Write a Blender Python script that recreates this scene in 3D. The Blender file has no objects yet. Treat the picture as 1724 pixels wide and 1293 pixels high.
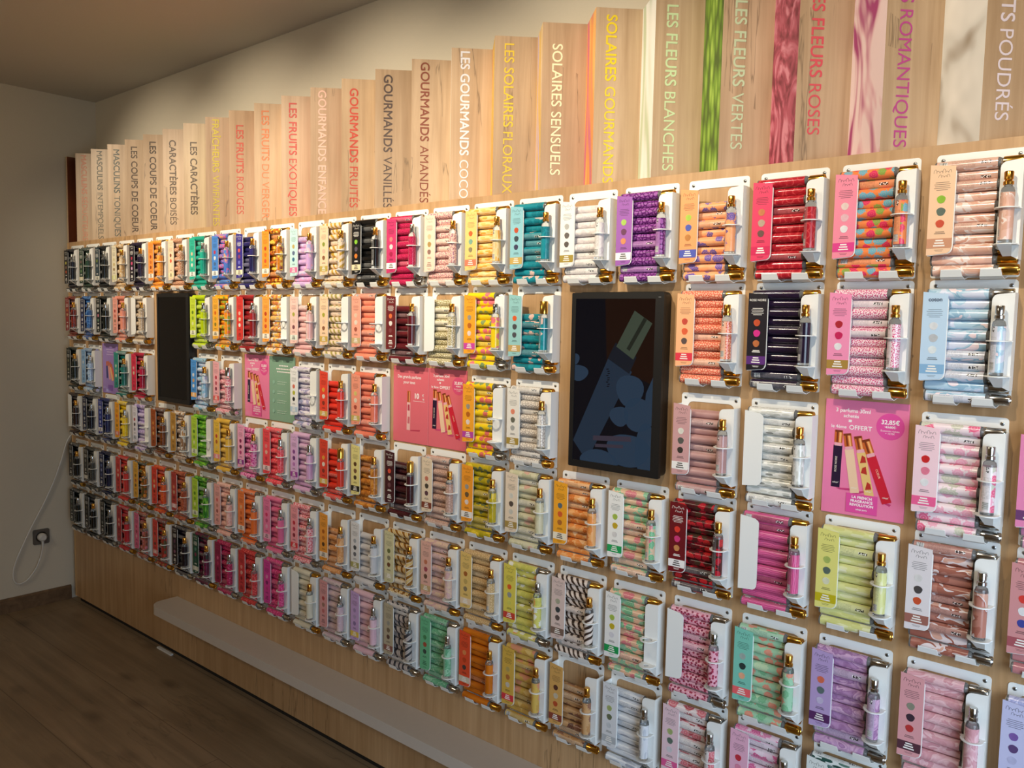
import bpy, math, random
from mathutils import Matrix, Vector
random.seed(11)
sc = bpy.context.scene
col = sc.collection
Z0 = 1.597                      # height of the top row's screws above the floor

# ------------------------------------------------------------------ camera, world, lights, exposure
cam_d = bpy.data.cameras.new('camera'); cam = bpy.data.objects.new('camera', cam_d); col.objects.link(cam)
YAW, PITCH, ROLL = .7020977, -.07933763, .01932410
cam_d.sensor_width = 36; cam_d.lens = 1369.083*36/1724; cam_d.clip_start = .02
def cam_axes():
    f = Vector((-math.sin(YAW)*math.cos(PITCH), math.cos(YAW)*math.cos(PITCH), math.sin(PITCH)))
    r = Vector((math.cos(YAW), math.sin(YAW), 0)); u = r.cross(f)
    return r*math.cos(ROLL)+u*math.sin(ROLL), -r*math.sin(ROLL)+u*math.cos(ROLL), f
R_, U_, F_ = cam_axes()
CAM = Vector((3.79259, -1.500777, Z0-.273953))
cam.matrix_world = Matrix(((R_.x, U_.x, -F_.x, CAM.x), (R_.y, U_.y, -F_.y, CAM.y), (R_.z, U_.z, -F_.z, CAM.z), (0, 0, 0, 1)))
sc.camera = cam

world = bpy.data.worlds.new('warm_ambient'); sc.world = world; world.use_nodes = True
wb = world.node_tree.nodes['Background']; wb.inputs[0].default_value = (1, .86, .68, 1); wb.inputs[1].default_value = .16  # even warm ambient added from all sides, not sky light

def spot(x, y, z, tx, ty, tz, energy, size, blend, color, radius=.03):
    d = bpy.data.lights.new('assumed_spot_lamp', 'SPOT'); d.energy = energy; d.spot_size = math.radians(size); d.spot_blend = blend
    d.color = color; d.shadow_soft_size = radius
    o = bpy.data.objects.new('assumed_spot_lamp', d); col.objects.link(o); o.location = (x, y, z)
    o.rotation_euler = (Vector((tx, ty, tz))-Vector((x, y, z))).to_track_quat('-Z', 'Y').to_euler()
    return o
WARM = (1, .87, .67)
for i, x in enumerate((.55, 1.25, 1.95, 2.65, 3.35, 4.05)):
    spot(x, -1.0, Z0+.6, x-.05, 0, Z0+.02, (50, 68, 76, 70, 44, 32)[i], 71, 1., WARM, .016)  # unseen ceiling spots, assumed from the light on the upper rows
def area(name, loc, target, sx, sy, energy, color):
    d = bpy.data.lights.new(name, 'AREA'); d.shape = 'RECTANGLE'; d.size = sx; d.size_y = sy; d.energy = energy; d.color = color
    o = bpy.data.objects.new(name, d); col.objects.link(o); o.location = loc
    o.rotation_euler = (Vector(target)-Vector(loc)).to_track_quat('-Z', 'Y').to_euler(); return o
area('assumed_cool_daylight', (4.75, -1.25, .95), (3.2, 0, .5), 1.2, 1.4, 10.5, (.64, .81, 1)).data.spread = math.radians(84)  # assumed daylight: cool area light added inside the room, no window is built
area('warm_fill', (1.4, -2.4, Z0+.55), (1.1, -1.0, 0), .9, .3, 10, (1, .87, .66))  # added warm fill for floor and walls, not a real fixture

vs = sc.view_settings; vs.view_transform = 'Standard'; vs.look = 'None'; vs.gamma = 1; vs.use_curve_mapping = False; vs.exposure = 0

# ------------------------------------------------------------------ helpers
def lin(h):
    h = h.lstrip('#'); out = []
    for i in (0, 2, 4):
        c = int(h[i:i+2], 16)/255
        out.append(c/12.92 if c <= .04045 else ((c+.055)/1.055)**2.4)
    return (*out, 1)

class MB:
    def __init__(s): s.v = []; s.f = []; s.m = []; s.uv = []
    def poly(s, pts, m=0, uv=None):
        b = len(s.v); s.v += [tuple(p) for p in pts]; s.f.append(tuple(range(b, b+len(pts)))); s.m.append(m)
        s.uv.append(uv or [(0, 0)]*len(pts))
    def faces(s, verts, faces, m=0, uvs=None):
        b = len(s.v); s.v += [tuple(p) for p in verts]
        for i, f in enumerate(faces):
            s.f.append(tuple(b+k for k in f)); s.m.append(m); s.uv.append(uvs[i] if uvs else [(0, 0)]*len(f))
    def box(s, x0, x1, y0, y1, z0, z1, m=0):
        v = [(x, y, z) for x in (x0, x1) for y in (y0, y1) for z in (z0, z1)]
        s.faces(v, [(0, 1, 3, 2), (4, 6, 7, 5), (0, 4, 5, 1), (2, 3, 7, 6), (0, 2, 6, 4), (1, 5, 7, 3)], m)
    def prism(s, p2, fn, t0, t1, m=0):
        """outline p2 swept from t0 to t1; fn(a, b, t) -> point"""
        n = len(p2); v = [fn(a, b, t0) for a, b in p2]+[fn(a, b, t1) for a, b in p2]
        s.faces(v, [tuple(range(n))[::-1], tuple(range(n, 2*n))]+[(i, (i+1) % n, n+(i+1) % n, n+i) for i in range(n)], m)
    def frame(s, outer, inner, fn, t0, t1, m=0):
        n = len(outer); v = [fn(a, b, t) for t in (t0, t1) for loop in (outer, inner) for a, b in loop]
        f = []
        for i in range(n):
            j = (i+1) % n
            f += [(i, n+i, n+j, j), (2*n+i, 2*n+j, 3*n+j, 3*n+i), (i, j, 2*n+j, 2*n+i), (n+i, 3*n+i, 3*n+j, n+j)]
        s.faces(v, f, m)
    def lathe(s, prof, seg, fn, m=0, cap=True):
        """prof: (t, r); fn(t, a, b) -> point"""
        b = len(s.v)
        for t, r in prof:
            for k in range(seg):
                a = 2*math.pi*k/seg; s.v.append(tuple(fn(t, r*math.cos(a), r*math.sin(a))))
        for i in range(len(prof)-1):
            for k in range(seg):
                l = (k+1) % seg
                s.f.append((b+i*seg+k, b+i*seg+l, b+(i+1)*seg+l, b+(i+1)*seg+k)); s.m.append(m); s.uv.append([(0, 0)]*4)
        if cap:
            s.f.append(tuple(b+k for k in range(seg))[::-1]); s.m.append(m); s.uv.append([(0, 0)]*seg)
            e = b+(len(prof)-1)*seg
            s.f.append(tuple(e+k for k in range(seg))); s.m.append(m); s.uv.append([(0, 0)]*seg)
    def mesh(s, name, mats, smooth=None, uv=False):
        me = bpy.data.meshes.new(name); me.from_pydata(s.v, [], s.f)
        for m in mats: me.materials.append(m)
        me.polygons.foreach_set('material_index', s.m)
        if uv:
            l = me.uv_layers.new(name='UVMap'); flat = [c for f in s.uv for p in f for c in p]; l.data.foreach_set('uv', flat)
        if smooth is not None:
            me.polygons.foreach_set('use_smooth', [True]*len(me.polygons)); me.set_sharp_from_angle(angle=math.radians(smooth))
        me.update(); return me
def put(name, me, parent=None, loc=(0, 0, 0), rot=None, mats=None):
    o = bpy.data.objects.new(name, me); col.objects.link(o); o.parent = parent; o.location = loc
    if rot: o.rotation_euler = rot
    if mats:
        for i, m in enumerate(mats):
            o.material_slots[i].link = 'OBJECT'; o.material_slots[i].material = m
    return o
def tag(o, label, cat, group=None, kind=None):
    o['label'] = label; o['category'] = cat
    if group: o['group'] = group
    if kind: o['kind'] = kind
    return o
def empty(name, loc, label, cat, group=None):
    o = bpy.data.objects.new(name, None); col.objects.link(o); o.location = loc; o.empty_display_size = .02
    return tag(o, label, cat, group)
def struct(name, me):
    o = put(name, me); o['kind'] = 'structure'; return o
XZ = lambda a, b, t: (a, t, b)
XY = lambda a, b, t: (a, b, t)
def rrect(x0, x1, z0, z1, r, k=4):
    rs = r if isinstance(r, tuple) else (r,)*4; out = []      # corner radii: bl, br, tr, tl
    for (cx, cz, a0), q in zip(((x0+rs[0], z0+rs[0], 180), (x1-rs[1], z0+rs[1], 270), (x1-rs[2], z1-rs[2], 0), (x0+rs[3], z1-rs[3], 90)), rs):
        for i in range(k+1):
            a = math.radians(a0+90*i/k); out.append((cx+q*math.cos(a), cz+q*math.sin(a)))
    return out

# ------------------------------------------------------------------ materials
def new_mat(name):
    m = bpy.data.materials.new(name); m.use_nodes = True; nt = m.node_tree
    return m, nt, nt.nodes['Principled BSDF']
def N(nt, typ, **kw):
    n = nt.nodes.new(typ)
    for k, v in kw.items():
        if k.startswith('i_'): n.inputs[int(k[2:]) if k[2:].isdigit() else k[2:]].default_value = v
        else: setattr(n, k, v)
    return n
_simple = {}
def mat(h, rough=.5, metal=0., name=None, spec=.5, noise=0.):
    key = (h, rough, metal, noise)
    if key in _simple: return _simple[key]
    m, nt, b = new_mat(name or 'paint_'+h.strip('#')); c = lin(h)
    b.inputs['Base Color'].default_value = c; b.inputs['Roughness'].default_value = rough; b.inputs['Metallic'].default_value = metal
    b.inputs['Specular IOR Level'].default_value = spec
    if noise:
        t = N(nt, 'ShaderNodeTexNoise', i_Scale=60., i_Detail=4.); co = N(nt, 'ShaderNodeTexCoord'); nt.links.new(co.outputs['Object'], t.inputs['Vector'])
        mx = N(nt, 'ShaderNodeMix', data_type='RGBA'); mx.inputs[6].default_value = tuple(x*(1-noise) for x in c[:3])+(1,); mx.inputs[7].default_value = tuple(min(1, x*(1+noise)) for x in c[:3])+(1,)
        nt.links.new(t.outputs['Fac'], mx.inputs[0]); nt.links.new(mx.outputs[2], b.inputs['Base Color'])
    _simple[key] = m; return m
GOLD = mat('#e3b04e', .17, 1, 'gold_metal'); SILVER = mat('#c9c9c6', .14, 1, 'silver_metal')
GOLD_D = mat('#d79c44', .2, 1, 'gold_pump')
WHITE = mat('#eeeeea', .38, 0, 'white_powder_coat'); STEEL = mat('#9a9a98', .3, 1, 'screw_steel'); STEEL_D = mat('#4a4a48', .5, .8, 'screw_recess')
def glass(name, c, rough=.04, tr=.92):
    m, nt, b = new_mat(name); b.inputs['Base Color'].default_value = c; b.inputs['Roughness'].default_value = rough
    b.inputs['Transmission Weight'].default_value = tr; b.inputs['IOR'].default_value = 1.45; return m
GLASS = glass('clear_bottle_glass', (.93, .95, .95, 1)); GLASS_A = glass('perfume_in_glass', (.55, .42, .3, 1), .06, .8)
GLASS_N = glass('clear_neck_glass', (.5, .5, .49, 1), .08, .75)

def wood(name, light, dark, grain_axis='z', scale=1., crack=.6, rough=.45, planks=None):
    """oak print: long grain streaks, a few dark cracks"""
    m, nt, b = new_mat(name); L = nt.links
    co = N(nt, 'ShaderNodeTexCoord'); mp = N(nt, 'ShaderNodeMapping')
    s = {'z': (26, 26, 1.1), 'x': (1.1, 20, 20)}[grain_axis]; mp.inputs['Scale'].default_value = tuple(k*scale for k in s)
    oi = N(nt, 'ShaderNodeObjectInfo'); ad = N(nt, 'ShaderNodeVectorMath', operation='ADD'); sc_ = N(nt, 'ShaderNodeVectorMath', operation='SCALE'); sc_.inputs['Scale'].default_value = 37.
    cx = N(nt, 'ShaderNodeCombineXYZ'); L.new(oi.outputs['Random'], cx.inputs[0]); L.new(oi.outputs['Random'], cx.inputs[2]); L.new(cx.outputs[0], sc_.inputs[0])
    L.new(co.outputs['Object'], ad.inputs[0]); L.new(sc_.outputs[0], ad.inputs[1]); L.new(ad.outputs[0], mp.inputs['Vector'])
    n1 = N(nt, 'ShaderNodeTexNoise', i_Scale=1.6, i_Detail=8., i_Roughness=.62, i_Distortion=.5); L.new(mp.outputs[0], n1.inputs['Vector'])
    r1 = N(nt, 'ShaderNodeValToRGB'); r1.color_ramp.elements[0].position = .3; r1.color_ramp.elements[1].position = .7
    r1.color_ramp.elements[0].color = lin(dark); r1.color_ramp.elements[1].color = lin(light); L.new(n1.outputs['Fac'], r1.inputs[0])
    n2 = N(nt, 'ShaderNodeTexNoise', i_Scale=3.1, i_Detail=3.); L.new(ad.outputs[0], n2.inputs['Vector'])
    mx = N(nt, 'ShaderNodeMix', data_type='RGBA', blend_type='MULTIPLY'); mx.inputs[0].default_value = .5
    r2 = N(nt, 'ShaderNodeValToRGB'); r2.color_ramp.elements[0].color = (.62, .56, .5, 1); r2.color_ramp.elements[1].color = (1.0, 1.0, 1.0, 1); r2.color_ramp.elements[0].position = .3; r2.color_ramp.elements[1].position = .65
    L.new(n2.outputs['Fac'], r2.inputs[0]); L.new(r1.outputs[0], mx.inputs[6]); L.new(r2.outputs[0], mx.inputs[7])
    # cracks: thin dark contour lines of a stretched noise
    mp2 = N(nt, 'ShaderNodeMapping'); mp2.inputs['Scale'].default_value = {'z': (15, 15, 1.1), 'x': (.9, 7, 7)}[grain_axis]; L.new(ad.outputs[0], mp2.inputs['Vector'])
    n3 = N(nt, 'ShaderNodeTexNoise', i_Scale=1., i_Detail=5., i_Roughness=.55); L.new(mp2.outputs[0], n3.inputs['Vector'])
    r3 = N(nt, 'ShaderNodeValToRGB'); e = r3.color_ramp.elements; e[0].position = .491; e[0].color = (0, 0, 0, 1); e[1].position = .5; e[1].color = (1, 1, 1, 1)
    x = r3.color_ramp.elements.new(.509); x.color = (0, 0, 0, 1); L.new(n3.outputs['Fac'], r3.inputs[0])
    n4 = N(nt, 'ShaderNodeTexNoise', i_Scale=2.3, i_Detail=1.); L.new(ad.outputs[0], n4.inputs['Vector'])
    gt = N(nt, 'ShaderNodeMath', operation='GREATER_THAN'); gt.inputs[1].default_value = .55; L.new(n4.outputs['Fac'], gt.inputs[0])
    mu = N(nt, 'ShaderNodeMath', operation='MULTIPLY'); L.new(r3.outputs[0], mu.inputs[0]); L.new(gt.outputs[0], mu.inputs[1])
    mu2 = N(nt, 'ShaderNodeMath', operation='MULTIPLY'); mu2.inputs[1].default_value = crack; L.new(mu.outputs[0], mu2.inputs[0])
    mx2 = N(nt, 'ShaderNodeMix', data_type='RGBA'); mx2.inputs[7].default_value = tuple(k*.4 for k in lin(dark)[:3])+(1,)
    L.new(mu2.outputs[0], mx2.inputs[0]); L.new(mx.outputs[2], mx2.inputs[6]); out = mx2.outputs[2]
    if planks:
        pl, pw = planks
        kn = N(nt, 'ShaderNodeTexVoronoi', i_Scale=1.); mk = N(nt, 'ShaderNodeMapping'); mk.inputs['Scale'].default_value = (3.1, 6.5, 1); L.new(ad.outputs[0], mk.inputs['Vector']); L.new(mk.outputs[0], kn.inputs['Vector'])
        rk = N(nt, 'ShaderNodeValToRGB'); rk.color_ramp.elements[0].position = .05; rk.color_ramp.elements[0].color = (.45, .42, .4, 1); rk.color_ramp.elements[1].position = .22; rk.color_ramp.elements[1].color = (1, 1, 1, 1)
        L.new(kn.outputs['Distance'], rk.inputs[0]); mk2 = N(nt, 'ShaderNodeMix', data_type='RGBA', blend_type='MULTIPLY'); mk2.inputs[0].default_value = .7; L.new(out, mk2.inputs[6]); L.new(rk.outputs[0], mk2.inputs[7]); out = mk2.outputs[2]
        br = N(nt, 'ShaderNodeTexBrick', offset=.37, squash=1.); br.inputs['Scale'].default_value = 1; br.inputs['Brick Width'].default_value = pl; br.inputs['Row Height'].default_value = pw
        br.inputs['Mortar Size'].default_value = .0016; br.inputs['Mortar Smooth'].default_value = .1; br.inputs['Color1'].default_value = (.92, .92, .92, 1); br.inputs['Color2'].default_value = (1.04, 1.02, 1.0, 1); br.inputs['Mortar'].default_value = (.55, .52, .5, 1)
        mpb = N(nt, 'ShaderNodeMapping'); mpb.inputs['Location'].default_value = (0, .545, 0); L.new(co.outputs['Object'], mpb.inputs['Vector']); L.new(mpb.outputs[0], br.inputs['Vector'])
        m3 = N(nt, 'ShaderNodeMix', data_type='RGBA', blend_type='MULTIPLY'); m3.inputs[0].default_value = 1; L.new(out, m3.inputs[6]); L.new(br.outputs['Color'], m3.inputs[7]); out = m3.outputs[2]
    L.new(out, b.inputs['Base Color']); b.inputs['Roughness'].default_value = rough
    return m
OAK = wood('oak_board', '#c9a47a', '#aa855a', crack=.7); OAK_FIN = wood('oak_fin', '#cdb191', '#ad8f6e', crack=.75)
FLOOR = wood('floor_oak', '#9a8468', '#7a6850', 'x', .8, .35, .5, planks=(2.6, .27))
def plaster(name, h):
    m, nt, b = new_mat(name); c = lin(h); b.inputs['Roughness'].default_value = .85
    t = N(nt, 'ShaderNodeTexNoise', i_Scale=140., i_Detail=5.); co = N(nt, 'ShaderNodeTexCoord'); nt.links.new(co.outputs['Object'], t.inputs['Vector'])
    bp = N(nt, 'ShaderNodeBump', i_Strength=.12, i_Distance=.004); nt.links.new(t.outputs['Fac'], bp.inputs['Height']); nt.links.new(bp.outputs[0], b.inputs['Normal'])
    b.inputs['Base Color'].default_value = c; return m
WALL = plaster('wall_plaster', '#d2c8b4'); CEIL = plaster('ceiling_plaster', '#d2ccc0')

# ------------------------------------------------------------------ printed sleeve designs (uv in metres: u along the tube, v around it)
def design(name, pattern, cols, scale=1., panel=True, rough=.19, metal=0.):
    m, nt, b = new_mat('print_'+name.replace(' ', '_')); L = nt.links; C = [lin(c) for c in cols]
    while len(C) < 4: C.append(C[-1])
    uv = N(nt, 'ShaderNodeUVMap', uv_map='UVMap'); oi = N(nt, 'ShaderNodeObjectInfo')
    def rampc(pairs, fac, interp='LINEAR'):
        r = N(nt, 'ShaderNodeValToRGB'); cr = r.color_ramp; cr.interpolation = interp
        while len(cr.elements) < len(pairs): cr.elements.new(.5)
        for e, (p, c) in zip(cr.elements, pairs): e.position = p; e.color = c
        L.new(fac, r.inputs[0]); return r.outputs[0]
    def mapped(sx, sy, rot=0):
        mp = N(nt, 'ShaderNodeMapping'); mp.inputs['Scale'].default_value = (sx*scale, sy*scale, 1); mp.inputs['Rotation'].default_value = (0, 0, rot)
        L.new(uv.outputs[0], mp.inputs['Vector']); return mp.outputs[0]
    def noise(vec, s=1., d=3., dist=0.):
        n = N(nt, 'ShaderNodeTexNoise', noise_dimensions='2D', i_Scale=s, i_Detail=d, i_Distortion=dist); L.new(vec, n.inputs['Vector']); return n.outputs['Fac']
    def mix(f, a, c):
        x = N(nt, 'ShaderNodeMix', data_type='RGBA')
        for i, q in ((0, f), (6, a), (7, c)):
            if isinstance(q, (tuple, float)): x.inputs[i].default_value = q
            else: L.new(q, x.inputs[i])
        return x.outputs[2]
    def math_(op, a, c=None):
        x = N(nt, 'ShaderNodeMath', operation=op)
        for i, q in ((0, a), (1, c)):
            if q is None: continue
            if isinstance(q, (int, float)): x.inputs[i].default_value = q
            else: L.new(q, x.inputs[i])
        return x.outputs[0]
    def vor(vec, s, feat='F1'):
        n = N(nt, 'ShaderNodeTexVoronoi', voronoi_dimensions='2D', feature=feat, i_Scale=s); L.new(vec, n.inputs['Vector']); return n
    if pattern == 'plain':
        out = rampc([(.3, C[1]), (.7, C[0])], noise(mapped(20, 60), 1., 3.))
    elif pattern == 'marble':
        out = rampc([(.32, C[0]), (.48, C[1]), (.56, C[2]), (.7, C[0])], noise(mapped(38, 60), 1., 4., 1.2))
    elif pattern == 'dots':
        v = vor(mapped(330, 330), 1.); c = rampc([(0, C[1]), (.5, C[2]), (.8, C[3])], v.outputs['Color'], 'CONSTANT')
        out = mix(math_('LESS_THAN', v.outputs['Distance'], .36), C[0], c)
    elif pattern == 'floral':
        wob = mapped(56, 56); v = vor(wob, 1.); c = rampc([(0, C[1]), (.42, C[2]), (.72, C[3])], v.outputs['Color'], 'CONSTANT')
        nz = noise(mapped(300, 300), 1., 2.); thr = math_('ADD', math_('MULTIPLY', nz, .5), .2)
        out = mix(math_('LESS_THAN', v.outputs['Distance'], thr), C[0], c)
        sh = math_('MULTIPLY', math_('LESS_THAN', math_('FRACT', math_('MULTIPLY', v.outputs['Distance'], 5.)), .3), .3)
        out = mix(sh, out, C[0])
    elif pattern == 'leopard':
        v = vor(mapped(230, 230), 1., 'DISTANCE_TO_EDGE'); nz = noise(mapped(400, 400), 1., 2.)
        out = mix(math_('LESS_THAN', v.outputs['Distance'], math_('MULTIPLY', nz, .3)), C[0], C[1])
    elif pattern == 'swirl':
        w = N(nt, 'ShaderNodeTexWave', wave_type='RINGS', i_Scale=1., i_Distortion=4.5, i_Detail=2.); w.inputs['Detail Scale'].default_value = .8; L.new(mapped(55, 85), w.inputs['Vector'])
        out = rampc([(0, C[0]), (.6, C[1]), (1, C[2])], w.outputs['Fac'])
    elif pattern == 'zebra':
        w = N(nt, 'ShaderNodeTexWave', wave_type='BANDS', i_Scale=1., i_Distortion=9., i_Detail=2.); w.inputs['Detail Scale'].default_value = .5; L.new(mapped(45, 60, .5), w.inputs['Vector'])
        out = rampc([(0, C[1]), (.36, C[1]), (.44, C[0]), (.8, C[2])], w.outputs['Fac'])
    elif pattern == 'patch':
        out = rampc([(0, C[0]), (.44, C[1]), (.54, C[2]), (.62, C[3])], noise(mapped(34, 50), 1., 2., .6), 'CONSTANT')
    elif pattern == 'rings':
        v = vor(mapped(70, 70), 1.); d = v.outputs['Distance']
        a = math_('MULTIPLY', math_('GREATER_THAN', d, .42), math_('LESS_THAN', d, .56)); out = mix(a, C[0], C[1])
        out = mix(math_('LESS_THAN', d, .2), out, C[2])
    elif pattern == 'leaf':
        v = vor(mapped(50, 170, .7), 1.); c = rampc([(0, C[1]), (.5, C[2]), (.8, C[3])], v.outputs['Color'], 'CONSTANT')
        out = mix(math_('LESS_THAN', v.outputs['Distance'], .45), C[0], c)
    out = mix(math_('MULTIPLY', noise(mapped(24, 24), 1., 1.), .16), out, C[1])
    if panel:      # the back of the print: small type, icons and a bar code
        sp = N(nt, 'ShaderNodeSeparateXYZ'); L.new(uv.outputs[0], sp.inputs[0]); u = math_('FRACT', sp.outputs[0]); v = sp.outputs[1]
        inv = math_('MULTIPLY', math_('GREATER_THAN', v, .003), math_('LESS_THAN', v, .017))
        lum = .3*C[0][0]+.6*C[0][1]+.1*C[0][2]; dark = lum < .12
        wk = .16 if max(C[0][:3])-min(C[0][:3]) > .25 else .38; base = tuple((1-wk)*x+wk*((.2 if dark else .6)) for x in C[0][:3])+(1,)
        ink = tuple(min(1, .75*x+.25) for x in C[0][:3])+(1,) if dark else tuple(.3*x for x in C[0][:3])+(1,)
        P = base
        ln = math_('LESS_THAN', math_('FRACT', math_('MULTIPLY', v, 480.)), .42)
        ln = math_('MULTIPLY', ln, math_('MULTIPLY', math_('GREATER_THAN', u, .021), math_('LESS_THAN', u, .056)))
        ln = math_('MULTIPLY', ln, math_('GREATER_THAN', noise(mapped(900/scale, 200/scale), 1., 1.), .42))
        P = mix(math_('MULTIPLY', ln, .55), P, ink)
        ic = math_('MULTIPLY', math_('GREATER_THAN', u, .063), math_('LESS_THAN', u, .078)); ic = math_('MULTIPLY', ic, math_('MULTIPLY', math_('GREATER_THAN', v, .008), math_('LESS_THAN', v, .0125)))
        marks = rampc([(0, (.03, .03, .03, 1)), (.47, (.03, .03, .03, 1)), (.5, base), (.6, (.8, .8, .78, 1))], noise(mapped(420/scale, 420/scale), 1., 0.), 'CONSTANT')
        P = mix(ic, P, marks)
        bc = math_('MULTIPLY', math_('GREATER_THAN', u, .004), math_('LESS_THAN', u, .016)); bc = math_('MULTIPLY', bc, math_('MULTIPLY', math_('GREATER_THAN', v, .005), math_('LESS_THAN', v, .0145)))
        bars = rampc([(0, (.85, .85, .83, 1)), (.5, (.05, .05, .05, 1))], noise(mapped(1500/scale, 1/scale), 1., 0.), 'CONSTANT')
        P = mix(bc, P, bars); out = mix(inv, out, P)
    L.new(out, b.inputs['Base Color']); b.inputs['Roughness'].default_value = rough; b.inputs['Metallic'].default_value = metal
    b.inputs['Coat Weight'].default_value = .25; b.inputs['Coat Roughness'].default_value = .12
    return m

# ------------------------------------------------------------------ room
def box_mesh(name, m, *b):
    k = MB(); k.box(*b); return k.mesh(name, [m])
ZC = Z0+.672; XL = -.12
struct('floor', box_mesh('floor', FLOOR, XL-.1, 5.6, -3.6, .3, -.1, 0))
struct('ceiling', box_mesh('ceiling', CEIL, XL-.1, 5.6, -3.6, .3, ZC, ZC+.1))
struct('wall_left', box_mesh('wall_left', WALL, XL-.1, XL, -3.6, .3, 0, ZC))
struct('wall_back', box_mesh('wall_back', WALL, XL, 5.6, .15, .25, 0, ZC))
struct('wall_front', box_mesh('wall_front', WALL, XL, 5.6, -3.7, -3.6, 0, ZC))
k = MB(); k.prism([(0, 0), (.012, 0), (.012, .058), (.008, .064), (0, .064)], lambda a, b, t: (XL+a, t, b), -3.6, -.005)
struct('baseboard_left', k.mesh('baseboard_left', [wood('baseboard_oak', '#7d6246', '#5d4730', 'x', 1., .2)]))

# ------------------------------------------------------------------ the tall display board
XB0, XB1, ZT = -.064, 4.7, Z0+.027
root = empty('display_board', (0, 0, 0), 'long light oak wall board carrying the perfume holders, dark gap at its foot', 'display board')
k = MB(); k.box(XB0, XB1, 0, .085, .022, ZT); put('board_face', k.mesh('board_face', [OAK]), root)
k = MB(); k.box(XB0-.012, XB0-.0005, -.001, .085, .022, ZT-.001); put('edge_strip', k.mesh('edge_strip', [mat('#cfa773', .5, 0, 'edge_banding')]), root)
k = MB(); k.box(XB0+.01, XB1, .012, .08, 0, .0218); put('plinth', k.mesh('plinth', [mat('#15120f', .7, 0, 'plinth_black')]), root)
# shelf ledge under the holders
zs_ = Z0-1.354
o = rrect(.868, 4.69, -.112, -.0005, (.05, .004, .001, .001), 8)
k = MB(); k.prism(o, XY, zs_-.032, zs_)
me = k.mesh('ledge_shelf', [mat('#c9bfb4', .45, 0, 'ledge_laminate', noise=.03)], smooth=40)
lo = put('ledge_shelf', me); tag(lo, 'long pale grey ledge with a rounded end fixed low on the oak board', 'shelf')
k = MB(); k.box(.72, .83, -.012, -.001, 0, .006); w = put('floor_strip', k.mesh('floor_strip', [mat('#d8d6d2', .3, 0, 'strip_white')])); tag(w, 'short white strip lying on the floor along the foot of the oak board', 'strip')

# ------------------------------------------------------------------ text helper
_tc = {}
def text_mesh(body, size, bold=0., align='LEFT', extrude=.0, space=1.):
    key = (body, size, bold, align, extrude, space)
    if key in _tc: return _tc[key]
    cu = bpy.data.curves.new('lettering', 'FONT'); cu.body = body; cu.size = size; cu.align_x = align; cu.extrude = extrude; cu.space_character = space; cu.resolution_u = 4
    ob = bpy.data.objects.new('lettering_tmp', cu); col.objects.link(ob)
    dg = bpy.context.evaluated_depsgraph_get(); me = bpy.data.meshes.new_from_object(ob.evaluated_get(dg)); me.name = 'lettering'
    bpy.data.objects.remove(ob); bpy.data.curves.remove(cu)
    if bold > 0:                  # a heavier stroke: the outline laid down again slightly off in each direction
        k = MB(); vs_ = [v.co.copy() for v in me.vertices]; fs = [tuple(p.vertices) for p in me.polygons]
        for q, (dx, dy) in enumerate(((-bold, 0), (bold, 0), (0, -bold), (0, bold))): k.faces([v+Vector((dx, dy, q*.00004)) for v in vs_], fs)
        me = k.mesh('lettering', [])
    xs = [v.co.x for v in me.vertices] or [0]; _tc[key] = (me, min(xs), max(xs)); return _tc[key]
def join_text(pieces, m, name='lettering'):
    """pieces: (mesh, Matrix); one mesh"""
    k = MB()
    for me, M in pieces:
        k.faces([M @ v.co for v in me.vertices], [tuple(p.vertices) for p in me.polygons])
    return k.mesh(name, [m])

# ------------------------------------------------------------------ column and row positions
XS = [-.024, .1322, .2887, .4443, .599, .7529, .9058, 1.0579, 1.2099, 1.3614, 1.5126, 1.6633, 1.8126, 1.9607, 2.108, 2.255, 2.4006, 2.5468, 2.6933, 2.8419, 2.9926, 3.1437, 3.295, 3.4473, 3.5987, 3.749]
ZS = [Z0, Z0-.205, Z0-.4259, Z0-.6287, Z0-.8524, Z0-1.0579]
def xcol(u):
    i = max(0, min(24, int(math.floor(u)))); return XS[i]+(XS[i+1]-XS[i])*(u-i)

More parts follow.
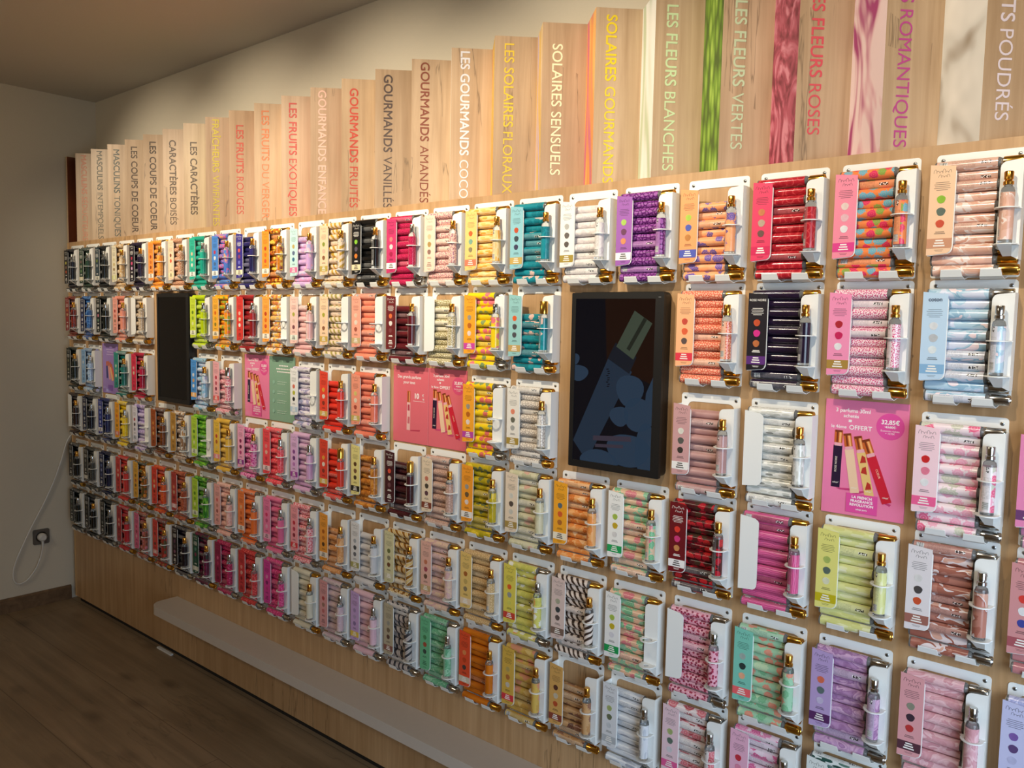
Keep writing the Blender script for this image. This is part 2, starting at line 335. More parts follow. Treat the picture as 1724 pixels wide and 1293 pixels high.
# ------------------------------------------------------------------ zig-zag fins above the board
FIN = [  # (pieces (text, bold), colour, picture colours)
 ([('MASCULINS', 1), ('SÉDUCTEURS', 0)], '#cf8465', 'rust'), ([('MASCULINS', 1), ('INTEMPORELS', 0)], '#5d5847', 'grey'),
 ([('MASCULINS', 1), ('TONIQUES', 0)], '#55594f', 'teal'), ([('LES COUPS DE COEUR', 1)], '#54402c', 'brown'), ([('LES COUPS DE COEUR', 1)], '#4d3b2a', 'brown'),
 ([('CARACTÈRES', 1), ('BOISÉS', 0)], '#54402c', 'wood'), ([('LES', 1), ('CARACTÈRES', 1)], '#54402c', 'wood'), ([('FRAÎCHEURS', 1), ('VIVIFIANTES', 0)], '#c9b83a', 'lime'),
 ([('LES FRUITS', 1), ('ROUGES', 0)], '#c25a48', 'red'), ([('LES FRUITS', 1), ('DU VERGER', 0)], '#cf7a4c', 'orange'), ([('LES FRUITS', 1), ('EXOTIQUES', 0)], '#bd4236', 'yellow'),
 ([('GOURMANDS', 1), ('ENFANCE', 1)], '#e2b7a4', 'pink'), ([('GOURMANDS', 1), ('FRUITÉS', 0)], '#be4434', 'red'), ([('GOURMANDS', 1), ('VANILLÉS', 0)], '#54433c', 'cream'),
 ([('GOURMANDS', 1), ('AMANDÉS', 0)], '#7c3a22', 'brown'), ([('LES GOURMANDS', 1), ('COCO', 0)], '#dcdbe2', 'white'), ([('LES SOLAIRES', .5), ('FLORAUX', 0)], '#e0bf3a', 'yellow'),
 ([('SOLAIRES', .6), ('SENSUELS', .3)], '#f4ecc4', 'sun'), ([('SOLAIRES', 1), ('GOURMANDS', 0)], '#e6c81e', 'sunset'), ([('LES FLEURS', .8), ('BLANCHES', 0)], '#c3d5a3', 'petal'),
 ([('LES FLEURS', .8), ('VERTES', 0)], '#bccaa4', 'green'), ([('LES FLEURS', .8), ('ROSES', 0)], '#d24f58', 'rose'), ([('FLEURS', .8), ('ROMANTIQUES', 0)], '#b54287', 'magenta'),
 ([('DÉLICATS', .8), ('POUDRÉS', 0)], '#dccfd8', 'cotton'), ([('LES MUSCS', .8), ('BLANCS', 0)], '#d8d8d8', 'cotton')]
COLW = dict(rust='red', grey='grey')
PIC = dict(rust=('#5d2c12', '#7a3c18', '#4c2410'), grey=('#55584f', '#787a70', '#3c3e38'), teal=('#3d6a6a', '#6fa0a0', '#28494b'), brown=('#6b4a2c', '#8f6a44', '#452d18'), wood=('#7a5634', '#9c7448', '#51351c'),
 lime=('#a7c43a', '#d7e36a', '#5c7a1c'), red=('#b02a2a', '#d85a4c', '#6e1418'), orange=('#e08a3a', '#f2b968', '#b05a1c'), yellow=('#e8b73a', '#f6dc7c', '#d88a2a'), pink=('#e8a8b4', '#f6d2d6', '#c8748a'), cream=('#efe0bc', '#faf2dc', '#c8ab78'),
 white=('#e9e4dc', '#f8f6f0', '#c6b8a4'), sun=('#ecc04a', '#e9dde8', '#c9b6d8'), sunset=('#ee9a4c', '#f2d67e', '#d0688c'), petal=('#e9ebe6', '#f7f8f5', '#bccbae'), green=('#6f9a28', '#a9cc58', '#3f5f14'), rose=('#b4506a', '#d98ba0', '#7c2840'), magenta=('#e3b9c4', '#f0d8dc', '#a83c7c'), cotton=('#d9d9d6', '#f2f1ee', '#9c8f80'))
def picture(key):
    a, b_, c = [lin(x) for x in PIC[key]]; m, nt, b = new_mat('picture_'+key); L = nt.links
    co = N(nt, 'ShaderNodeTexCoord'); mp = N(nt, 'ShaderNodeMapping'); L.new(co.outputs['Object'], mp.inputs['Vector'])
    kind = {'green': 'petals', 'rose': 'curl', 'cotton': 'soft', 'magenta': 'curl2'}.get(key, 'flow')
    r = N(nt, 'ShaderNodeValToRGB'); cr = r.color_ramp; x = cr.elements.new(.5)
    if kind == 'petals':
        mp.inputs['Scale'].default_value = (60, 60, 17); v = N(nt, 'ShaderNodeTexVoronoi', i_Scale=1., feature='F1'); L.new(mp.outputs[0], v.inputs['Vector']); f = v.outputs['Distance']
        for e, (p, cc) in zip(cr.elements, ((.1, b_), (.45, a), (.75, c))): e.position = p; e.color = cc
    else:
        mp.inputs['Scale'].default_value = {'curl': (16, 16, 9), 'curl2': (13, 13, 5), 'soft': (11, 11, 8), 'flow': (14, 14, 3)}[kind]
        mp.inputs['Rotation'].default_value = (.35, .3, 0)
        n = N(nt, 'ShaderNodeTexNoise', i_Scale=1., i_Detail={'curl': 3., 'curl2': 2., 'soft': 2., 'flow': 1.}[kind], i_Distortion={'curl': 2.6, 'curl2': 1.6, 'soft': .3, 'flow': .8}[kind]); L.new(mp.outputs[0], n.inputs['Vector']); f = n.outputs['Fac']
        ps = {'curl': (.38, .5, .62), 'curl2': (.33, .5, .44), 'soft': (.28, .42, .6), 'flow': (.36, .5, .64)}[kind]
        seq = {'soft': (c, a, b_), 'curl2': (c, a, b_)}.get(kind, (c, a, b_))
        for e, p, cc in zip(cr.elements, sorted(ps), seq): e.position = p; e.color = cc
    L.new(f, r.inputs[0]); L.new(r.outputs[0], b.inputs['Base Color']); b.inputs['Roughness'].default_value = .4
    return m
_pic = {}
FD, FT = .073, .378
fa = MB(); fa.prism([(0, 0), (FD, FD), (FD-.006, FD+.006), (-.006, .006)], XY, 0, FT); FIN_A = fa.mesh('text_board', [OAK_FIN])
S2 = math.sqrt(.5)
words_of = lambda p: ' '.join(t for t, _ in p)
seen_txt = {}
for n, (pieces, colour, pic) in enumerate(FIN):
    L0 = xcol(n+.33); Lp = xcol(n-1+.33) if n else L0-.155
    txt = words_of(pieces); cname = {'#cf8465': 'salmon', '#5d5847': 'dark grey', '#55594f': 'dark grey', '#54402c': 'dark brown', '#4d3b2a': 'dark brown', '#c9b83a': 'yellow-green', '#c25a48': 'red', '#cf7a4c': 'orange', '#bd4236': 'red', '#e2b7a4': 'pale pink', '#be4434': 'red', '#54433c': 'brown-grey', '#7c3a22': 'rust brown', '#dcdbe2': 'pale lilac', '#e0bf3a': 'yellow', '#f4ecc4': 'cream', '#e6c81e': 'bright yellow', '#c3d5a3': 'pale green', '#bccaa4': 'pale green', '#d24f58': 'coral red', '#b54287': 'magenta', '#dccfd8': 'pale lilac', '#d8d8d8': 'white'}[colour]
    extra = {3: ' beside MASCULINS TONIQUES', 4: ' beside CARACTÈRES BOISÉS'}.get(n, '')
    if n == 24: continue
    shown = {23: 'POUDRÉS', 22: 'ROMANTIQUES', 20: 'FLEURS VERTES', 19: 'FLEURS BLANCHES', 21: 'FLEURS ROSES', 0: 'MASCULINS'}.get(n, txt)
    root = empty('sign_fin', (L0, 0, ZT), f'oak sign fin lettered {shown} in {cname}{extra}', 'sign', 'angled sign fins above the board')
    put('text_board', FIN_A, root)
    bx = -(L0-Lp-FD)
    k = MB(); k.prism([(bx, FD), (0, 0), (.005, .007), (bx+.006, FD+.006)], XY, 0, FT)
    if pic not in _pic: _pic[pic] = picture(pic)
    put('picture_board', k.mesh('picture_board', [_pic[pic]]), root)
    # lettering, read downwards
    size = .0335; ps = []
    for body, bold in pieces:
        me, a, b_ = text_mesh(body, size, .00062*bold, space=1.0); ps.append((me, a, b_))
    tot = sum(b_-a for _, a, b_ in ps)+.0115*(len(ps)-1); f = min(1, .365/tot)
    s0 = -.5*tot*f; mats_ = []
    for me, a, b_ in ps:
        y0 = .23*.1032; off = .0004
        # local text x -> -z, y -> along the board, normal out
        M = Matrix(((0, S2*f, S2, y0*S2+off*S2), (0, S2*f, -S2, y0*S2-off*S2), (-f, 0, 0, (.183 if f == 1 else .188)-(s0-a*f)), (0, 0, 0, 1)))
        mats_.append((me, M)); s0 += (b_-a+.0115)*f
    put('lettering', join_text(mats_, mat(colour, .5, 0)), root)
# plank closing the far end of the fin row, its inner face rust brown
root = empty('end_plank', (-.069, 0, ZT), 'upright end plank with rust brown inner face, at the white wall end of the fins', 'board')
k = MB(); k.box(-.005, .005, 0, .08, 0, FT-.004); put('plank', k.mesh('plank', [OAK_FIN]), root)
k = MB(); k.box(.005, .0065, .001, .08, 0, FT-.004); put('rust_face', k.mesh('rust_face', [_pic['rust']]), root)

# ------------------------------------------------------------------ holder meshes (local origin = the holder's screw on the near side of the wall corner)
YF = -.029                                                  # front plane of the flaps
T = .0012
def rr_out(): return rrect(-.0095, .1187, -.192, .0095, (.003, .003, .006, .006), 4)
k = MB(); k.frame(rr_out(), rrect(.0045, .106, -.172, -.0075, (.004, .004, .012, .012), 4), XZ, -T, 0); ME_PLATE = k.mesh('back_plate', [WHITE])
k = MB(); k.box(-.0097, -.0085, YF, -T, -.157, -.0125); ME_LSIDE = k.mesh('side_wall', [WHITE])
k = MB(); k.box(.1182, .1196, YF, -T, -.166, -.0125); ME_RSIDE = k.mesh('side_wall', [WHITE])
def card_outline(x0, x1, z0, z1):
    return [(x0, z0), (x1-.007, z0+.003), (x1-.003, z0+.0055), (x1-.0005, z0+.010), (x1, z0+.016), (x1, z1-.012), (x1-.002, z1-.008), (x1-.008, z1-.004), (x0, z1)]
k = MB(); k.prism(card_outline(-.0097, .0275, -.1575, -.012), XZ, YF-T, YF); ME_FLAP = k.mesh('card_flap', [WHITE])
pl = [(.0885, -.149), (.1196, -.1665), (.1196, -.0125), (.100, -.0145)]+[(.0985-.010*math.sin(math.radians(a)), -.0245+.010*math.cos(math.radians(a))) for a in (0, 22, 45, 68, 90)]
k = MB(); k.prism(pl, XZ, YF-T, YF); ME_TPLATE = k.mesh('tester_plate', [WHITE])
BX, BY = .1025, YF-.0135                                    # tester axis
def ring(r_in, r_out, z):
    outer, inner = [], []; n = 40
    for i in range(n):
        a = 2*math.pi*i/n; c, s = math.cos(a), math.sin(a)
        ro = r_out+.0016*abs(c)**5
        if s > 0: ro = min(ro*1.35, (abs(YF-T-BY))/max(s, 1e-6)) if abs(s) > .35 else ro*1.05
        outer.append((BX+ro*c, min(BY+ro*s, YF-T+.0002))); inner.append((BX+r_in*c, BY+r_in*s))
    return outer, inner
k = MB(); a, b_ = ring(.0108, .0148, 0); k.frame(a, b_, XY, -.0890, -.0872); ME_RING = k.mesh('tester_ring', [WHITE])
k = MB(); a, b_ = ring(.0052, .0148, 0); k.frame(a, b_, XY, -.1444, -.1428)
k.prism([(BX-.009, BY-.010), (BX+.011, BY-.009), (BX+.008, YF-T), (BX-.004, YF-T)], lambda a, c, t: (a, c, -.1443-.016*(c-(BY-.010))/(abs(YF-T-BY)+.010)+t), -.001, 0)
ME_TRAY = k.mesh('tester_tray', [WHITE])
def tab(x0, x1):
    k = MB(); pr = [(-.0005, -.1905), (-.018, -.1945), (-.0295, -.1905), (-.0345, -.180)]
    n = len(pr)
    for j in range(n-1):
        (y0, z0), (y1, z1) = pr[j], pr[j+1]; w0 = .0045*(j/(n-1)) ; w1 = .0045*((j+1)/(n-1))
        q = [(x0+w0, y0, z0), (x1-w0, y0, z0), (x1-w1, y1, z1), (x0+w1, y1, z1)]
        k.faces(q+[(x, y, z-T) for x, y, z in q], [(0, 1, 2, 3), (7, 6, 5, 4), (0, 4, 5, 1), (1, 5, 6, 2), (2, 6, 7, 3), (3, 7, 4, 0)])
    return k.mesh('retaining_tab', [WHITE])
ME_TAB1, ME_TAB2 = tab(.0085, .047), tab(.0655, .103)
k = MB(); k.lathe([(0, .0032), (.0008, .0031), (.0015, .0022)], 12, lambda t, a, c: (a, -T-t, c)); k.lathe([(.0012, .0012), (.0017, .0011)], 6, lambda t, a, c: (a, -T-t, c), 1); ME_SCREW = k.mesh('screw', [STEEL, STEEL_D], smooth=40)

# card
CX0, CX1, CZ0, CZ1 = -.0112, .0262, -.1565, -.0105; YC = YF-T
def card_out(): return [(CX0, CZ0), (CX1-.007, CZ0+.003), (CX1-.0025, CZ0+.006), (CX1, CZ0+.013), (CX1, CZ1-.004), (CX0, CZ1)]
k = MB(); k.prism(card_out(), XZ, YC-.0011, YC-.0001); ME_CARD = k.mesh('scent_card', [WHITE])
k = MB(); k.prism([(CX0+.0001, CZ0+.0115), (CX1-.0016, CZ0+.0115), (CX1-.0001, CZ0+.0145), (CX1-.0001, CZ0+.0275), (CX0+.0001, CZ0+.027)], XZ, YC-.0014, YC-.0011); ME_BAND = k.mesh('colour_band', [WHITE])
def disc(cx, cz, r, lump):
    k = MB(); pts = []
    for i in range(18):
        a = 2*math.pi*i/18; q = r*(1+lump*math.sin(3*a+cx*900)+lump*.6*math.sin(5*a)); pts.append((cx+q*math.cos(a), cz+q*math.sin(a)))
    k.prism(pts, XZ, YC-.0015, YC-.0011); return k.mesh('ingredient_picture', [WHITE])
CM = (CX0+CX1)/2
ME_DOT = [disc(CM-.0005, -.0665, .0064, .03), disc(CM, -.0862, .0067, .04), disc(CM-.0005, -.1055, .0064, .03)]
k = MB()
def bar(cx, z, w, h=.0007, m=0): k.box(cx-w/2, cx+w/2, YC-.0013, YC-.0011, z, z+h, m)
for i, w in enumerate((.020, .024, .022, .024, .017)): bar(CM, -.040-.0030*i, w, .0009)
ME_CTEXT = [k.mesh('description_text', [WHITE])]; k = MB()
for i, w in enumerate((.013, .016)): bar(CM, -.1195-.0026*i, w, .0014)
ME_CTEXT.append(k.mesh('scent_notes_text', [WHITE])); k = MB()
for i, w in enumerate((.019, .015)): bar(CM, -.1482-.0018*i, w*.7, .0006)
ME_CTEXT.append(k.mesh('small_print', [WHITE]))
k = MB()
for i, w in enumerate((.011, .014, .017)): k.box(CM-w/2, CM+w/2, YC-.0016, YC-.0014, CZ0+.0228-.0042*i, CZ0+.0228-.0042*i+.0022)
ME_BTEXT = k.mesh('band_text', [WHITE])
k = MB()      # a handwritten title in two strokes, unreadable in the picture
def script(x0, x1, z, h, n):
    P_ = []
    for i in range(n*14+1):
        t = i/14; a = 2*math.pi*t; P_.append((x0+(x1-x0)*t/n-.0009*math.sin(a), z+h*(.5-.5*math.cos(a))*(1+.5*math.sin(t*2.3))))
    L_, R2 = [], []
    for i, (x, zz) in enumerate(P_):
        xa, za = P_[max(0, i-1)]; xb, zb = P_[min(len(P_)-1, i+1)]; l = math.hypot(xb-xa, zb-za) or 1; nx, nz = -(zb-za)/l*.00032, (xb-xa)/l*.00032
        L_.append((x+nx, YC-.0012, zz+nz)); R2.append((x-nx, YC-.0012, zz-nz))
    m_ = len(P_); k.faces(L_+R2, [(i, i+1, m_+i+1, m_+i) for i in range(m_-1)])
script(CM-.0135, CM+.0125, -.0245, .0042, 6); script(CM-.006, CM+.010, -.0315, .0030, 4)
ME_TITLE = k.mesh('card_title', [WHITE])

# tubes: axis along x
TR = .0089
def sleeve(k, fn, koff, m, seg=20, r=TR, u0=-.0035, u1=.0835):
    b = len(k.v)
    for j, u in enumerate((u0, u1)):
        for i in range(seg): a = 2*math.pi*i/seg; k.v.append(tuple(fn(u, r*math.cos(a), r*math.sin(a))))
    cir = 2*math.pi*r
    for i in range(seg):
        l = (i+1) % seg; k.f.append((b+i, b+l, b+seg+l, b+seg+i)); k.m.append(m)
        v0, v1 = cir*i/seg, cir*(i+1)/seg; k.uv.append([(koff, v0), (koff, v1), (koff+u1-u0, v1), (koff+u1-u0, v0)])
def tube_cap(k, fn, m, seg=20): k.lathe([(.0905, .0074), (.0910, .0084), (.1165, .0086), (.1175, .0080), (.1175, .0062), (.1166, .0056)], seg, fn, m)
def tube_glass(k, fn, m, seg=20):
    k.lathe([(-.0068, .0074), (-.0060, .0086), (-.0034, TR-.0003), (.0834, TR-.0003), (.0858, .0084), (.0882, .0066), (.0906, .0064)], seg, fn, m)
ID = lambda t, a, c: (t, a, c)
ME_SLEEVE = []
for q in range(5):
    k = MB(); sleeve(k, ID, q*3, 0, 28); ME_SLEEVE.append(k.mesh('label_sleeve', [WHITE], smooth=60, uv=True))
k = MB(); tube_cap(k, ID, 0, 28); ME_CAP = k.mesh('cap', [GOLD], smooth=35)
k = MB(); tube_glass(k, ID, 0, 28); ME_TGLASS = k.mesh('glass_bottle', [GLASS_N], smooth=35)

# tester bottle: axis along z, base at 0
VZ = lambda t, a, c: (a, c, t)
k = MB(); k.lathe([(0, .0086), (.0012, .0099), (.0800, .0099), (.0845, .0088), (.0868, .0060), (.0905, .0052)], 28, VZ); ME_BGLASS = k.mesh('glass_bottle', [GLASS], smooth=40)
k = MB(); sleeve(k, VZ, 0, 0, 28, .01005, .0055, .0775); ME_BLABEL = k.mesh('label_sleeve', [WHITE], smooth=60, uv=True)
k = MB(); k.lathe([(.0890, .0068), (.0895, .0074), (.0940, .0074), (.0948, .0068), (.0956, .0052), (.0966, .0052), (.0974, .0064), (.1085, .0067), (.1097, .0060)], 24, VZ)
k.lathe([(-.0070, .0009), (-.0048, .0009)], 8, lambda t, a, c: (a, t, .1050+c), 1); ME_PUMP = k.mesh('spray_pump', [GOLD, STEEL_D], smooth=35)
k = MB(); k.lathe([(.0872, .0080), (.0878, .0092), (.1150, .0093), (.1160, .0086), (.1160, .0070), (.1150, .0064)], 24, VZ); ME_BCAP = k.mesh('cap', [GOLD], smooth=35)
k = MB(); k.lathe([(.0060, .0011), (.0890, .0011)], 8, VZ); ME_DIP = k.mesh('dip_tube', [mat('#e8e8e4', .3)], smooth=40)

